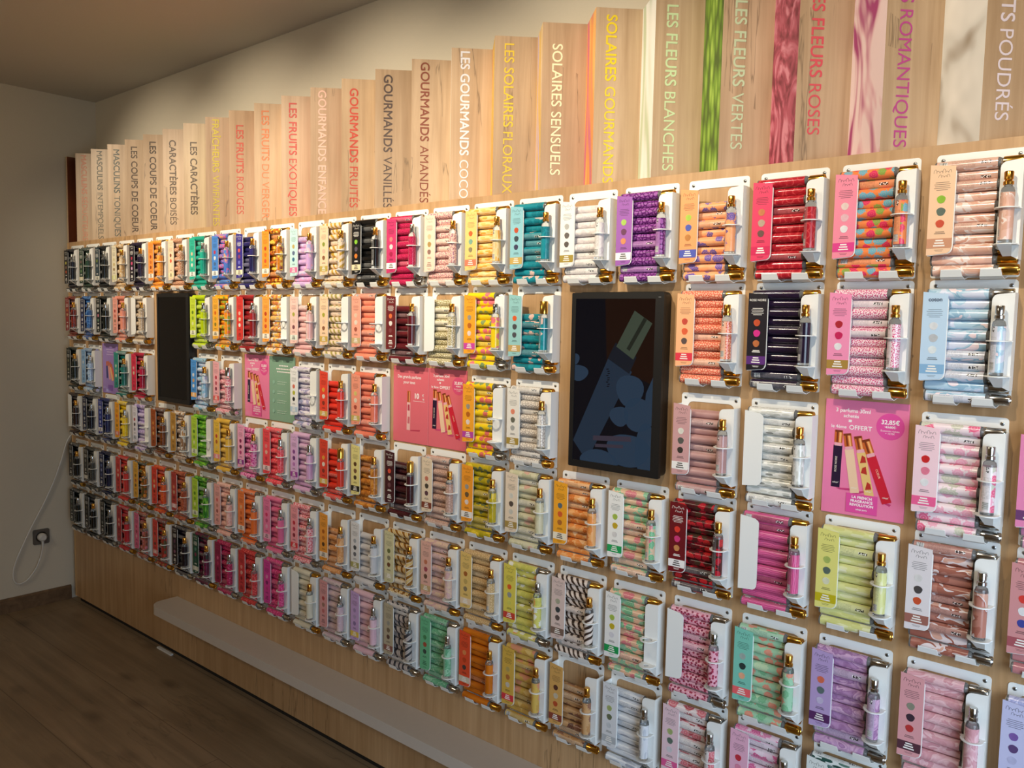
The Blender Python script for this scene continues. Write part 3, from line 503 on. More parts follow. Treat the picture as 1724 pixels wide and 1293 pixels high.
# ------------------------------------------------------------------ stock list
# row col | design words | pattern | colours | scale | cap | tubes | tester g/s gold/silver pump, c capped, - none | card | band | dots
ROWS = ['top', 'second', 'third', 'fourth', 'fifth', 'bottom']
STOCK = '''
1 0|midnight navy|plain|#1d2438 #10141f|1|s|11|s|#17171c|-|#c9c25a #8a6a5a #c85a30
1 1|forest green|plain|#2e4a3c #1b3026|1|s|11|s|#33463a|#d8cfae|#8a6a6a #9a9a8a #6a8a5a
1 2|charcoal slate|plain|#232a2e #12171a|1|s|11|s|#34424a|#d9d6c8|#7a8a3a #9aa0a4 #4a5a64
1 3|golden beige marbled|marble|#d7b98c #c18f4c #efe2c8|1|g|11|g|#e6dcc0|#d8d890|#d8c890 #c8b070 #8a6a3a
1 4|black plum|marble|#1c1626 #2c2144 #14101c|1|s|11|g|#1d1824|-|#b0324a #d04a7a #c8a0c8
1 5|tangerine|marble|#e8912c #f0ac4c #d87c1c|1|g|11|g|#ee8f3c|#f3e6d6|#a83a1c #c86a2c #8a3a1c
1 6|tortoiseshell peach|leopard|#e8c3a4 #a8623c|.8|g|11|g|#f0cfae|#f0e0b0|#8a4a2c #d85a3c #e8d8b0
1 7|turquoise|plain|#2bb89d #1a9e86|1|s|11|s|#2fb89c|#f4f6f0|#e8c8a0 #b8d8a0 #e8e0d0
1 8|electric blue and pink|patch|#2a78cc #d86aa8 #3a8ad8 #e8a070|1|g|11|g|#4a88d8|#f4f4f2|#c83a5a #e8e8f0 #4a6a9a
1 9|indigo|plain|#2e2a6c #1d1c48|1|g|10|g|#352c86|#ece4c4|#d85a5a #8a3a6a #6a6ac0
1 10|orange and gold mosaic|floral|#c97a1c #7c3a24 #f2d65a #b8452c|1.5|g|11|g|#f28e2c|#f6ead8|#b8441c #d86a1c #c8502c
1 11|lilac pastel|patch|#c9a5dc #e8a8cc #b5b8e2 #f0c8d8|1|g|9|g|#b9dcdc|#e8709c|#b8a060 #5a6a8a #3a6a8a
1 12|cream with gold lines|zebra|#f1d3b4 #c29a3c #f4dcc4|.4|g|11|g|#f4cfac|#b9a24c|#8a9a3c #d8b8a0 #8a5a3c
1 13|jet black|plain|#151516 #0c0c0d|1|g|11|g|#131316|#e6d8b0|#8ac83a #5a5060 #f07a2c
1 14|raspberry leopard|leopard|#c92f5c #9a1842|.9|s|11|s|#c23368|#f6f2f0|#d87a7a #e8d0d0 #a01c48
1 15|pale pink speckled|dots|#f2c8b8 #9a6a7c #c88a8a #b87a94|.7|g|11|g|#f6cdb8|-|#d8b890 #a88a50 #8a6a60
1 16|pale yellow palm leaf|leaf|#f6d79a #f0a848 #f4c470 #f8e0b0|1|g|11|g|#f7c878|#ee7a5c|#d8642c #7aa894 #8a8060
1 17|teal blossom|floral|#1f8e9c #1a8090 #167888 #f0c8b8|1|g|11|g|#8fc8d4|#c8a85c|#c8502c #3a4a54 #3a3a5a
1 18|white marble|marble|#ece6e2 #e4dcdc #cfc8cc|1|g|10|g|#f0efec|#a8903c|#b8b8b4 #6a6460 #5a5450
1 19|violet lace|leopard|#9c58a8 #5c2068|.5|g|11|g|#9a5cae|#f4f0f2|#a8c85a #6a3a5a #d88a5a
1 20|peach with blue iris|floral|#f2a470 #f0ac7c #5a55b0 #4c4a9c|1|g|9|g|#f4a066|#4c58b0|#a8c84a #4a5ab0 #b87a3c
1 21|red hearts|rings|#b01c2c #cc4448 #a41626|1|g|11|g|#e23c64|#d42058|#c87a4a #b8a08a #6a4a44
1 22|tropical multicolour floral|floral|#f08c4a #e03868 #58b8cc #7ab050|1.1|g|11|g|#f28ca4|#e03c8c|#f4d0c8 #f0b8c0 #f0e8ec
1 23|nude and white swirl|patch|#d9a893 #e2b8a6 #efe2da #d4a08a|.8|g|11|g|#efc6a2|#c89070|#8ab82c #5a6a60 #c84a30
2 0|dark red flame|marble|#6c2424 #a83c2c #3c1618|1|g|11|g|#8c2c2c|-|#d87a3a #d8b080 #b83a3a
2 1|cobalt cloud|marble|#1f4f9c #5c94d4 #163a74|1|g|11|s|#1f2c50|-|#e0e0e8 #6a7ab0 #d8d8e8
2 2|black green|plain|#1a221e #0e1411|1|s|11|s|#1c221e|-|#d8d8d0 #c87a8a #6a8a6a
2 3|salmon pink|plain|#ee9c84 #e48c76|1|g|11|g|#f0a494|-|#a83a3a #c86a5a #8a6a50
2 4|ivory leopard|leopard|#e6d6c0 #a08464|.8|g|11|g|-|-|-
2 7|acid lime|plain|#c9e01c #b4cc10|1|s|11|s|#c8dc3c|#f0f4d8|#6a8a1c #8aa82c #d8e8a0
2 8|citrus fruit|floral|#f0a020 #e86a1c #6aa83c #f4d82c|1.4|g|11|s|#f2b03c|#f6e8c8|#d86a1c #c8a02c #8a7a2c
2 9|dark red|plain|#a4282c #84181e|1|g|11|s|#d43a34|-|#f0b0a0 #f0c8a0 #e8e0d8
2 10|amber and silver mosaic|floral|#e8b03c #d8d4cc #c8642c #8c3a2c|1.4|g|11|-|#f4a044|#f6efe0|#b8441c #d86a1c #c8502c
2 11|blush pink|plain|#f2cac6 #e8b4b4|1|g|9|g|#f2c6bc|#e6ece0|#a8a84a #d8b8a8 #7a4a50
2 12|beige olive twirl|zebra|#f0d0b4 #a89c58 #f2d8c0|.38|g|11|-|#f4d0ac|#c8a84c|#a8a83c #e0c0a8 #8a5a3c
2 13|coral peach|plain|#f2987c #ea8a6e|1|g|11|-|#f4a892|#c8b080|#f0c8b0 #f0d8c8 #a85a48
2 14|burgundy|plain|#6c2028 #4c141c|1|g|9|g|#6a2024|-|#e0703c #e8dcd4 #7a3a3c
2 15|cream with olive leopard|leopard|#eee4c8 #8c8044|.9|g|10|g|-|-|-
2 16|yellow tropical flower|floral|#f2d01c #f0d028 #e85c8c #5c8c6c|1|s|11|s|#f2a42c|#cc44a0|#9a9488 #b8641c #e8d0c8
2 17|teal blossom|floral|#1a7e8c #1f8e9a #166c78 #f0c0b0|1|g|8|c|#94c8c8|#c0a060|#e0602c #4a4a50 #4a4a54
2 20|peach with red lace|leopard|#f0b494 #d85a44|.8|g|11|g|#f6b484|#e0384c|#c84a3c #e0603c #5a4a48
2 21|black violet|plain|#2c1c38 #1c1226|1|g|11|g|#1a1620|#5c2c78|#c8502c #d82c88 #b86a3c
2 22|white and pink confetti|dots|#f6dfe4 #cc3c74 #d8588c #b82c60|1.1|g|11|g|#f292b8|#a8843c|#b02030 #c81c58 #eee4ea
2 23|pale blue and lilac|patch|#d9dcec #b4cfe0 #8fb4cc #f0d8dc|.8|s|11|s|#bcd6ec|#84b0d4|#d8dce0 #b8bcc0 #d8e4ec
3 0|bottle green|plain|#1f2c24 #121a16|1|g|11|g|#1c2420|-|#8a8a6a #6a6a5a #a8a890
3 1|powder blue|marble|#8fb4dc #c4d8ec #6c94c8|1|s|11|s|#8ab4e0|-|#d8e4f0 #a8c0d8 #6a88b8
3 3|deep teal|plain|#1c7c74 #146058|1|g|11|g|#2c8c80|-|#c8d8b0 #8ab8a8 #d8d8c8
3 4|crimson|plain|#c01c44 #981434|1|g|11|g|#d42c4c|-|#e8a0a0 #d8c0a0 #a82c48
3 7|sky blue cloud|patch|#8cc4e4 #c8d8ec #b4b4dc #e4ecf4|1|g|11|g|#4c94dc|#f0b060|#e8e8f0 #d8a060 #f0e8e0
3 8|pale pink cherry|dots|#f6c8cc #cc4464 #d85c74 #b83450|.6|s|9|c|#f4b0b8|#e8605c|#c83c54 #c85a6a #8a3a50
3 11|lilac and ink marble|patch|#e6dce8 #b8aace #8c94b4 #f0e8f0|1|s|11|-|#ececec|#b8cce0|#d8705c #b8b83c #2c2c30
3 12|coral red|plain|#ee4434 #dc3428|1|g|9|g|#e84834|#d8b45c|#f0a03c #f0d8c8 #8a3424
3 13|salmon|plain|#ee8c74 #e0785f|1|g|11|g|#f09a80|#c8b060|#d8c878 #f0d8c0 #a84c3c
3 16|yellow tropical flower|floral|#f0cc18 #eecb20 #d84c6c #5c8c6c|1|s|11|-|#f2a42c|#b844a0|#9a9488 #b8641c #e8d0c8
3 17|ivory grey botanical|leopard|#ebe2d6 #b4a9a0|.7|g|11|g|#ebe6dc|#a88c3c|#f08c70 #6a6a5c #a8a8a4
3 20|dusty mauve|plain|#c49894 #b08480|1|g|10|g|#cc9c9c|#f0ece8|#e0ddd0 #5a5a54 #3a3430
3 21|white with fine grey leaf|leaf|#efede6 #c9c9c0 #d8d6cc #8c8c84|1.2|g|11|g|-|-|-
3 23|white and pink rose|floral|#f3e6e8 #e8688c #f0b0c4 #c8d0b8|.9|s|11|s|#f4d0d8|#ec6094|#cc2424 #ec7c94 #e8e4e4
3 24|mauve and plum|plain|#d890b0 #c07898|1|s|11|s|#e688b4|#6a3c6c|#d8506c #e0a0b8 #8a4a78
4 0|espresso brown|plain|#3c2018 #241210|1|g|11|g|-|-|-
4 1|dark navy|plain|#141c34 #0c1222|1|s|11|s|#1a2444|-|#8a8a9a #5a6a8a #b8b8c0
4 2|royal navy|plain|#1c2c70 #142050|1|s|11|s|#24348c|#e0e0e8|#8a9ad0 #6a7ac0 #b8c0e0
4 3|bright yellow|marble|#f4d01c #f2dc3c #e8b814|1|s|11|s|#f0a41c|#e07a6c|#d8642c #c8882c #8a6a1c
4 4|lavender and white|patch|#d8c8e8 #b8a0d8 #8c7cb8 #f0e8f4|1|s|11|-|#e4e0ec|#d0d4e4|#b83c48 #3c3c44 #8a8a9c
4 5|dark amber|marble|#6c3414 #8c4a1c #4a220c|1|g|11|g|#a04c1c|-|#d8883c #c87a3c #e0a860
4 6|amber and cream|patch|#8c5c2c #e8e0d4 #b8803c #efe8dc|1.2|g|11|g|#b8883c|-|#d8b880 #6a4a2c #d8c8a0
4 7|leaf green|leaf|#5cac2c #8ccc3c #3c8420 #b4dc54|1|s|11|-|#b4d840|#e8f0d0|#5a8a1c #7aa82c #d8e8a0
4 8|mustard yellow|plain|#ecc054 #dcac3c|1|g|11|g|#eec248|#ec8c94|#c84c3c #b86a2c #e0c070
4 9|magenta and pink dotted|dots|#e880b4 #b01c78 #f4c0d8 #901464|.45|g|10|g|#f4a8c8|#8c2c8c|#8a1c58 #6a1c48 #b83c78
4 10|watermelon red|dots|#ee4854 #f07880 #d83444 #f49098|.5|s|11|s|#ec4c54|#f0d0d0|#f08c88 #f0b8a0 #c83444
4 11|soft lilac|plain|#dcb4d4 #cc9cc4|1|s|11|s|#dcb0dc|#9c3c9c|#8a4c94 #6a3c78 #b878b8
4 12|vermilion|plain|#e8402c #d43424|1|g|9|c|#dc4430|#d8b45c|#f0a03c #f0d8c8 #8a3424
4 13|caramel amber|marble|#c07428 #e09c48 #9c5418|1|g|9|g|#e4d88c|#1c1a14|#5a3c1c #7a5a3c #4a3c2c
4 14|deep maroon|plain|#4c1820 #341018|1|g|9|c|#401820|-|#d8503c #c8b8a8 #6a4448
4 15|rose beige trellis|leopard|#cca898 #b08c7c|.6|g|11|g|#e4d0b4|#80402c|#c87860 #4a4438 #5a3c44
4 16|olive gold floral|floral|#c0a820 #a8981c #e8c83c #4c6450|1|g|11|g|#f09a2c|#ece8e0|#9a9890 #6a5438 #e0d0c8
4 17|sage and beige floral|floral|#d4cdac #c8c4a0 #b8b490 #d8a494|.8|g|11|g|#e8d4bc|#a88c4c|#d8d4c8 #5a4c44 #c8c4b8
4 18|apricot blossom|floral|#ecac6c #e48c44 #d0702c #f4cc9c|.8|g|11|g|#f0a62c|#f0e4cc|#5c6c74 #d8602c #b06a2c
4 19|mint and peach tropical|floral|#e8bc9c #6cb888 #8cc8a0 #e07888|.9|g|11|g|#f0efea|#20a058|#a8c050 #c8a828 #d8d4d0
4 20|dark red rose|floral|#3c1618 #b81c2c #cc2c30 #1c3020|1|g|11|g|#6c141c|#f4f0ee|#e83c30 #d83c7c #c88850
4 21|hot pink swirl|swirl|#b0185a #ee84b4 #dc4484|1|g|11|g|-|-|-
4 22|pale jasmine green|leaf|#dcdc94 #e4e2b0 #d2d282 #eae8c8|.8|g|11|g|#e2dc7c|#c0b018|#a8b860 #5a6a60 #d8d8b8
4 23|cocoa and cream patch|patch|#b87c6c #a46454 #e8dcdc #d8a894|.8|s|11|s|#e2dadb|#9c6458|#dcd8d4 #4a4444 #c8502c
4 24|dusty rose|plain|#c88888 #b87478|1|s|11|s|#cf8f90|#a4545c|#d83c34 #e8e4e4 #3c4494
5 0|black|plain|#16140f #0c0b09|1|g|11|g|#161512|-|#6a6450 #8a7a5a #4a4a44
5 1|graphite grey|marble|#34342f #55554f #20201e|1|s|11|s|#3a3a36|#c8c4b8|#8a8a80 #6a6a64 #a8a8a0
5 2|ink blue|plain|#18204c #101632|1|s|11|s|#1c2450|-|#6a7ab0 #8a94c0 #4a5484
5 3|poppy red|plain|#dc4038 #c83430|1|g|11|g|#cc3c38|-|#f0a088 #e8b8a0 #8a2c2c
5 4|amber and dark green|floral|#3c4424 #e08c28 #a85c1c #5c6c34|1.2|g|11|g|#e0a83c|-|#8a6a1c #b8642c #6a5a2c
5 5|scarlet orange|marble|#d83c24 #e87034 #b8281c|1|g|11|g|#dc4030|-|#f0a060 #e8c0a0 #8a2c1c
5 6|brick red|marble|#a84c34 #c87050 #84341f|1|g|11|g|#b03c38|#e0b0b4|#d88c6c #c8a080 #7a2c24
5 7|dark leaf green|leaf|#3c8c2c #74b83c #246c1c #a0d04c|1|s|11|s|#b0d43c|#e8f0d0|#5a8a1c #7aa82c #d8e8a0
5 8|powder pink|marble|#f0b4a4 #f6ccc0 #e49c90|1|s|11|s|#eeaaa4|-|#d86a6a #c8887a #a85c58
5 9|bright orange|plain|#f07c3c #e46c2c|1|s|11|s|#f08040|#f4e4d8|#f0b080 #d86a2c #b8501c
5 10|candy pink|plain|#e8749c #dc648c|1|s|11|s|#ec7ca8|#f0b8cc|#d83c6c #c85c84 #f0a8c0
5 11|light pink with red sprig|dots|#f4bcc0 #d84858 #e0707c #c83c4c|.5|s|11|s|#f09ca4|#dc3c44|#c83444 #b8445c #8a2c3c
5 12|peach amber|marble|#e0a068 #d08848 #ecb884|1|g|8|g|#eb9c3c|#f0e4d4|#b8641c #c8782c #5a3c1c
5 13|white pearl|plain|#dcd8d8 #ccc8c8|1|g|9|g|#e0dedd|#a8a060|#a8acb0 #4c5054 #6a6a70
5 14|bronze swirl|zebra|#e8dcc4 #8c5c1c #d8b878|.33|g|11|g|#d2cca0|#cfc8a8|#6c7440 #8a8468 #6c4428
5 15|pink beige|marble|#d8b0ac #e0c4a4 #c89c9c|1|g|11|g|#e2b0a0|#c8a878|#c87a5c #a8505c #6a4c3c
5 16|sand lattice|leopard|#dcbc8c #c09c68|.7|g|11|g|#e4c070|#e8d0b0|#a8642c #c8a860 #8a7a5c
5 17|yellow green with white lily|floral|#d4cc58 #f0ece0 #c4c048 #e89440|1.1|s|11|s|#e0d058|#cc4434|#e0642c #9a9c94 #d8d060
5 18|beige zebra|zebra|#e4d0c4 #3c2c24 #ecdcd0|.5|g|11|g|#dcc4bc|#7c6458|#a8a890 #3c4448 #5a4c48
5 19|mint and peach tropical|floral|#e8b494 #6cb084 #8cc09c #e07080|.9|g|11|-|#eceae6|#1c9850|#a8c050 #c8b028 #d8d4d8
5 20|pink cherry dotted|dots|#ecacbc #a83450 #8c2c48 #c05470|.45|s|11|s|-|-|-
5 21|mint with coral flower|floral|#a4cfac #7cb88c #ec8c78 #c8dcb4|.9|g|11|g|#7cc8b4|#ec6468|#a0b0a8 #2c3838 #f0a884
5 22|amethyst purple|marble|#b488b4 #d8b0cc #946494|1|s|11|s|#b49ac8|#54285c|#d86c50 #5c6c6c #c0b4d0
5 23|rose petal pink|marble|#dca4ac #ecc4c8 #d09098|.8|s|11|s|#dc9ca0|#54303c|#8a8a78 #3c2c38 #b83434
5 24|lavender blue|marble|#c0bcdc #a0a4cc #d8d4ec|1|s|11|s|#c4c4e4|-|#7c5ca4 #5c4474 #b4b4d4
6 0|black green bottle|plain|#17201c #0e1412|1|s|11|s|#16201c|-|#5a6a60 #6a6a5a #8a8a80
6 1|matt black|plain|#191916 #0e0e0c|1|s|11|g|#181816|-|#6a6450 #5a5a54 #8a8474
6 2|dark slate|plain|#1c2020 #101313|1|s|11|s|#1a1e1e|-|#6a7470 #5a5a5a #8a8c88
6 3|cherry red|plain|#d0343c #b82830|1|g|11|g|#b4343c|-|#e88c7c #d8a89c #7a2428
6 4|pink and bronze|floral|#a8583c #d87c8c #6c4028 #c89c5c|1.3|g|11|g|#e06c94|-|#c83c64 #a84c5c #f0b0b8
6 5|red and green|floral|#8c3024 #c84434 #3c5434 #a8783c|1.3|g|11|g|#d8443c|#e0a0a0|#8a2c1c #b86a4c #5a3c2c
6 6|aubergine black|plain|#241824 #160f18|1|s|11|g|#1e161e|-|#6a3c5a #5a4a54 #8a5a74
6 7|maroon and dark green|floral|#5c1c38 #7c2448 #1c3c34 #3c1428|1|g|11|g|#1c4c3c|#c8c8b8|#5a8a74 #8a3c54 #3c5c4c
6 8|dark raspberry|dots|#b02454 #d84878 #8c1c40 #e06c94|.5|s|11|s|#98204c|-|#d85c84 #b83c60 #6a1434
6 9|tomato red|dots|#d03a3c #e86460 #b02c30 #d84c4c|.5|s|11|s|#cc3a3c|-|#f08c80 #e0a898 #8a2424
6 10|fuchsia pink|dots|#dc3c80 #ec6ca0 #b82c68 #f090b8|.5|s|11|s|#d8449c|-|#f08cb8 #8a2c6a #c84484
6 11|ivory|plain|#e4dcc4 #d4ccb4|1|g|11|g|-|-|-
6 12|mauve grey|marble|#d4b4b4 #c8acb8 #e0c8c4|1|s|11|s|#dc9c9c|-|#b84c4c #a87c6c #c87070
6 13|pale pink lilac|plain|#ecc4cc #e0b4c0|1|s|11|s|#c8a4d4|#e8c44c|#a88cb8 #b49cc4 #8c74a0
6 14|grey feather|zebra|#dcd0c4 #3c3c44 #b8aca8|.38|s|11|s|#b8ac90|#8c5c50|#9c988c #7c6c54 #5c4438
6 15|jade green marble|marble|#84c098 #5ca478 #a8d4b4|1|s|11|s|#6cbc8c|-|#4c8c5c #a8543c #3c4c44
6 16|burnt orange|plain|#dc7c1c #c4680f|1|g|11|g|#e4502c|#d8ccb4|#f08c50 #c8441c #4c3c38
6 17|mustard pink floral|floral|#d0ac54 #c89c4c #d88c70 #dcbc74|.8|g|11|g|#d8b04c|#d83c44|#c0a860 #b8743c #c8c0b4
6 18|tan and plum floral|floral|#c89c6c #b88450 #8c5c4c #5c3434|.8|g|8|g|#d4a45c|#8c4434|#5a3428 #c8bca4 #b8502c
6 19|silver white feather|leaf|#dcdee2 #c4c8d0 #e6e8ea #a4a8b4|.7|s|10|s|#dcdde0|#b4b8bc|#a8b470 #6c7458 #c8ccd0
6 20|white with pink lily|floral|#ece0dc #d8747c #ecc8c4 #b44c54|.7|s|11|s|#e8c8d0|#e05c94|#a8b474 #5c7064 #d0ccd0
6 21|white and pink cherry blossom|floral|#eed4e0 #e088ac #d85c90 #f0e0e8|.8|s|11|s|#e8b0c8|#d8508c|#c83444 #e88ca8 #8c3c60
6 22|white with dark green foliage|leaf|#e4e8e4 #2c5048 #5c7c70 #c8d4cc|.9|s|11|s|#dfe4e0|-|#5a7a68 #8aa898 #3c5448
'''
DARKW = lambda h: sum(lin(h)[:3])/3 < .12
COLN = [('#16161a', 'black'), ('#2c2c50', 'navy'), ('#24348c', 'blue'), ('#4a88d8', 'blue'), ('#8ab4e0', 'pale blue'), ('#bcd6ec', 'pale blue'), ('#33463a', 'dark green'), ('#2fb89c', 'turquoise'), ('#7cc8b4', 'mint'), ('#b9dcdc', 'pale turquoise'), ('#1c4c3c', 'dark green'), ('#6cbc8c', 'green'), ('#c8dc3c', 'lime'), ('#e2dc7c', 'pale yellow'), ('#eec248', 'yellow'), ('#f0a41c', 'amber'), ('#f28e2c', 'orange'), ('#e4502c', 'red-orange'), ('#d42c4c', 'crimson'), ('#8c2c2c', 'dark red'), ('#401820', 'maroon'), ('#cc3c38', 'red'), ('#f4cfac', 'peach'), ('#f0a080', 'salmon'), ('#f4b0b8', 'pink'), ('#ec7ca8', 'bright pink'), ('#d8449c', 'magenta'), ('#b49ac8', 'lilac'), ('#9a5cae', 'purple'), ('#352c86', 'indigo'), ('#f0efec', 'white'), ('#e6dcc0', 'cream'), ('#d4a45c', 'tan'), ('#3a3a36', 'dark grey'), ('#b8ac90', 'taupe'), ('#cc9c9c', 'dusty pink'), ('#a8903c', 'old gold'), ('#80402c', 'brown'), ('#a04c1c', 'brown'), ('#c4c4e4', 'lavender'), ('#b8b8b8', 'grey')]
def cname(h):
    a = [int(h[i:i+2], 16) for i in (1, 3, 5)]
    return min(COLN, key=lambda q: sum((x-y)**2 for x, y in zip(a, [int(q[0][i:i+2], 16) for i in (1, 3, 5)])))[1]
ORD = ['topmost', 'second', 'third', 'fourth', 'fifth', 'sixth', 'seventh', 'eighth', 'ninth', 'tenth', 'eleventh']
def rowname(r): return ROWS[r-1]+' row'

stock = []
for line in STOCK.strip().splitlines():
    rc, words, pattern, cols, s, cap, n, tst, card, band, dots = line.split('|')
    r, c = map(int, rc.split()); stock.append(dict(r=r, c=c, words=words, pattern=pattern, cols=cols.split(), s=float(s), cap=cap, n=int(n), tst=tst, card=card, band=band, dots=dots.split()))
for d in stock: d['p'] = Vector((XS[d['c']], 0, ZS[d['r']-1])); d['dist'] = (d['p']+Vector((.06, 0, -.1))-CAM).length
order = sorted(stock, key=lambda d: d['dist']); tot = 0
for d in order:
    d['single'] = tot+d['n'] <= 306 and not d.get('no')
    if d['single']: tot += d['n']
mass = MB(); mass_mats = [GOLD, SILVER, GLASS_N]
TXTW, TXTD = mat('#f2efe8', .5), mat('#55504a', .5)
for d in stock:
    r, c, p, w, rn = d['r'], d['c'], d['p'], d['words'], rowname(d['r'])
    pm = design(f"{w}_{r}_{c}", d['pattern'], d['cols'], d['s']); cm = GOLD if d['cap'] == 'g' else SILVER
    up = next((e for e in stock if e['c'] == c and e['r'] == r-1), None)
    fin_txt = {23: 'POUDRÉS', 22: 'ROMANTIQUES'}.get(c, words_of(FIN[c][0]))
    # holder
    root = empty('perfume_holder', p, f'white metal holder of {w} perfume tubes in the {rn}', 'perfume holder', 'white perfume holders on the oak board')
    put('back_plate', ME_PLATE, root); put('side_wall', ME_LSIDE, root); put('side_wall', ME_RSIDE, root); put('card_flap', ME_FLAP, root); put('tester_plate', ME_TPLATE, root)
    put('tester_ring', ME_RING, root); put('tester_tray', ME_TRAY, root); put('retaining_tab', ME_TAB1, root); put('retaining_tab', ME_TAB2, root)
    put('screw', ME_SCREW, root); put('screw', ME_SCREW, root, (.1094, 0, 0), (0, .6, 0))
    # tubes
    for i in range(d['n']):                                # i = 0 at the bottom
        y = (-.0186 if i % 2 == 0 else -.0113)+random.uniform(-.0003, .0003); z = -.1808+.0167*i; dx = random.uniform(-.0012, .0006)
        if i == 0: y, z, dx = -.0212, -.1815, dx+.0035
        roll = random.uniform(1.6, 2.5) if random.random() < .3 else random.uniform(3.7, 6.8); tilt = random.uniform(-.003, .003)
        loc = p+Vector((dx, y, z)); var = random.randrange(5)
        if d['single']:
            t = empty('perfume_tube', loc, f"{w} perfume tube, {ORD[d['n']-1-i]} from the top in its {rn} holder".replace('topmost from the top', 'topmost'), 'perfume tube', f'{w} tubes of the {rn}')
            t.rotation_euler = (roll, tilt, 0)
            put('label_sleeve', ME_SLEEVE[var], t, mats=[pm]); put('cap', ME_CAP, t, mats=[cm]); put('glass_bottle', ME_TGLASS, t)
        else:
            if pm not in mass_mats: mass_mats.append(pm)
            cr, sr = math.cos(roll), math.sin(roll)
            fn = lambda tt, a, b2: (loc.x+tt, loc.y+a*cr-b2*sr, loc.z+a*sr+b2*cr)
            sleeve(mass, fn, var*3, mass_mats.index(pm), 16); tube_cap(mass, fn, 0 if d['cap'] == 'g' else 1, 14); tube_glass(mass, fn, 2, 14)
    # tester
    if d['tst'] != '-':
        g = d['tst'] in 'gc'; top = {'g': 'a gold spray top', 's': 'a silver spray top', 'c': 'its tall gold cap on'}[d['tst']]
        if (r, c) == (3, 8): top = 'its tall silver cap on'; g = False
        t = empty('tester_bottle', p+Vector((BX, BY, -.1427)), f'upright {w} tester bottle with {top}, {rn}', 'tester bottle', 'tester bottles in the holders')
        t.rotation_euler = (0, 0, random.uniform(-1.2, 1.2)+2.4)
        put('glass_bottle', ME_BGLASS, t); put('label_sleeve', ME_BLABEL, t, mats=[pm])
        if d['tst'] == 'c': put('cap', ME_BCAP, t, mats=[GOLD if g else SILVER])
        else: put('spray_pump', ME_PUMP, t, mats=[GOLD_D if g else SILVER, STEEL_D])
    # card
    if d['card'] != '-':
        ct = cname(d['card']); bt = f', {cname(d["band"])} band,' if d['band'] != '-' else ''
        k_ = put('scent_card', ME_CARD, None, p, mats=[mat(d['card'], .42, 0, noise=.02)])
        tag(k_, f'{ct} scent card{bt} on the {w} holder, {rn}', 'scent card', 'scent cards on the holders')
        ink = TXTW if DARKW(d['card']) else mat('#%02x%02x%02x' % tuple(int(int(d['card'][i:i+2], 16)*.62) for i in (1, 3, 5)), .5)
        if (r, c) in ((2, 21), (2, 23)):
            me, a, b_ = text_mesh('ROSE NOIRE' if c == 21 else 'coton', .0058 if c == 21 else .0088, .00003 if c == 21 else .0004)
            M = Matrix(((1, 0, 0, CM-(a+b_)/2), (0, 0, -1, YC-.0013), (0, 1, 0, -.026), (0, 0, 0, 1)))
            put('card_title', join_text([(me, M)], TXTW if c == 21 else mat('#5c6c84', .5), 'card_title'), k_)
        else: put('card_title', ME_TITLE, k_, mats=[ink])
        for me in ME_CTEXT: put(me.name.split('.')[0], me, k_, mats=[ink])
        for q, me in enumerate(ME_DOT): put('ingredient_picture', me, k_, mats=[mat(d['dots'][q], .45, 0, noise=.35)])
        if d['band'] != '-':
            put('colour_band', ME_BAND, k_, mats=[mat(d['band'], .45)])
            put('band_text', ME_BTEXT, k_, mats=[TXTD if not DARKW(d['band']) and sum(lin(d['band'])[:3]) > 1.9 else TXTW])
        else: put('band_text', ME_BTEXT, k_, mats=[ink])
ms = put('perfume_tube_stock', mass.mesh('perfume_tube_stock', mass_mats, smooth=35, uv=True))
tag(ms, 'printed perfume tubes lying stacked in the farther white holders', 'perfume tubes', kind='stuff')

# ------------------------------------------------------------------ screens
def rect(x0, x1, z0, z1): return [(x0, z0), (x1, z0), (x1, z1), (x0, z1)]
def screen(x0, x1, z0, z1, label):
    root = empty('display_screen', ((x0+x1)/2, 0, z0), label, 'screen', 'portrait screens on the board')
    w, h = (x1-x0)/2, z1-z0; BK = mat('#0d0d0e', .35, 0, 'screen_plastic')
    k = MB(); k.prism(rrect(-w+.012, w, .002, h+.002, .012), XZ, -.022, -.001); put('rear_housing', k.mesh('rear_housing', [BK], smooth=40), root)
    k = MB(); k.frame(rrect(-w, w, 0, h, .003), rect_k(-w+.011, w-.020, .015, h-.013), XZ, -.031, -.0225); put('bezel', k.mesh('bezel', [mat('#161617', .4, 0, 'bezel_plastic')]), root)
    k = MB(); k.box(-w+.0112, w-.0202, -.0295, -.0227, .0152, h-.0132); g = put('glass_panel', k.mesh('glass_panel', [mat('#050507', .08, 0, 'screen_glass', spec=.35)]), root)
    k = MB(); k.box(w-.013, w-.007, -.0313, -.031, h-.010, h-.0092); put('indicator_mark', k.mesh('indicator_mark', [mat('#8a8a8a', .5)]), root)
    return root, g, w, h
def rect_k(x0, x1, z0, z1): return rrect(x0, x1, z0, z1, .0004, 4)
screen(.800, 1.036, Z0-.604, Z0-.204, 'blank black portrait screen between beige and lime tube holders')
root, g, w, h = screen(2.7195, 2.951, Z0-.599, Z0-.213, 'dark portrait screen faintly showing a perfume bottle, under white and violet holders')
def glow(name, c, s):
    m, nt, b = new_mat(name); b.inputs['Base Color'].default_value = (0, 0, 0, 1); b.inputs['Emission Color'].default_value = lin(c); b.inputs['Emission Strength'].default_value = s
    b.inputs['Roughness'].default_value = .1; b.inputs['Specular IOR Level'].default_value = .3; return m
PX = lambda a, b: (-w+.0112+a*(2*w-.0314), .0152+b*(h-.0284))     # picture coordinates 0..1
def shape(k, pts, lay, m): k.poly([(PX(a, b)[0], -.02955-.00003*lay, PX(a, b)[1]) for a, b in pts], m)
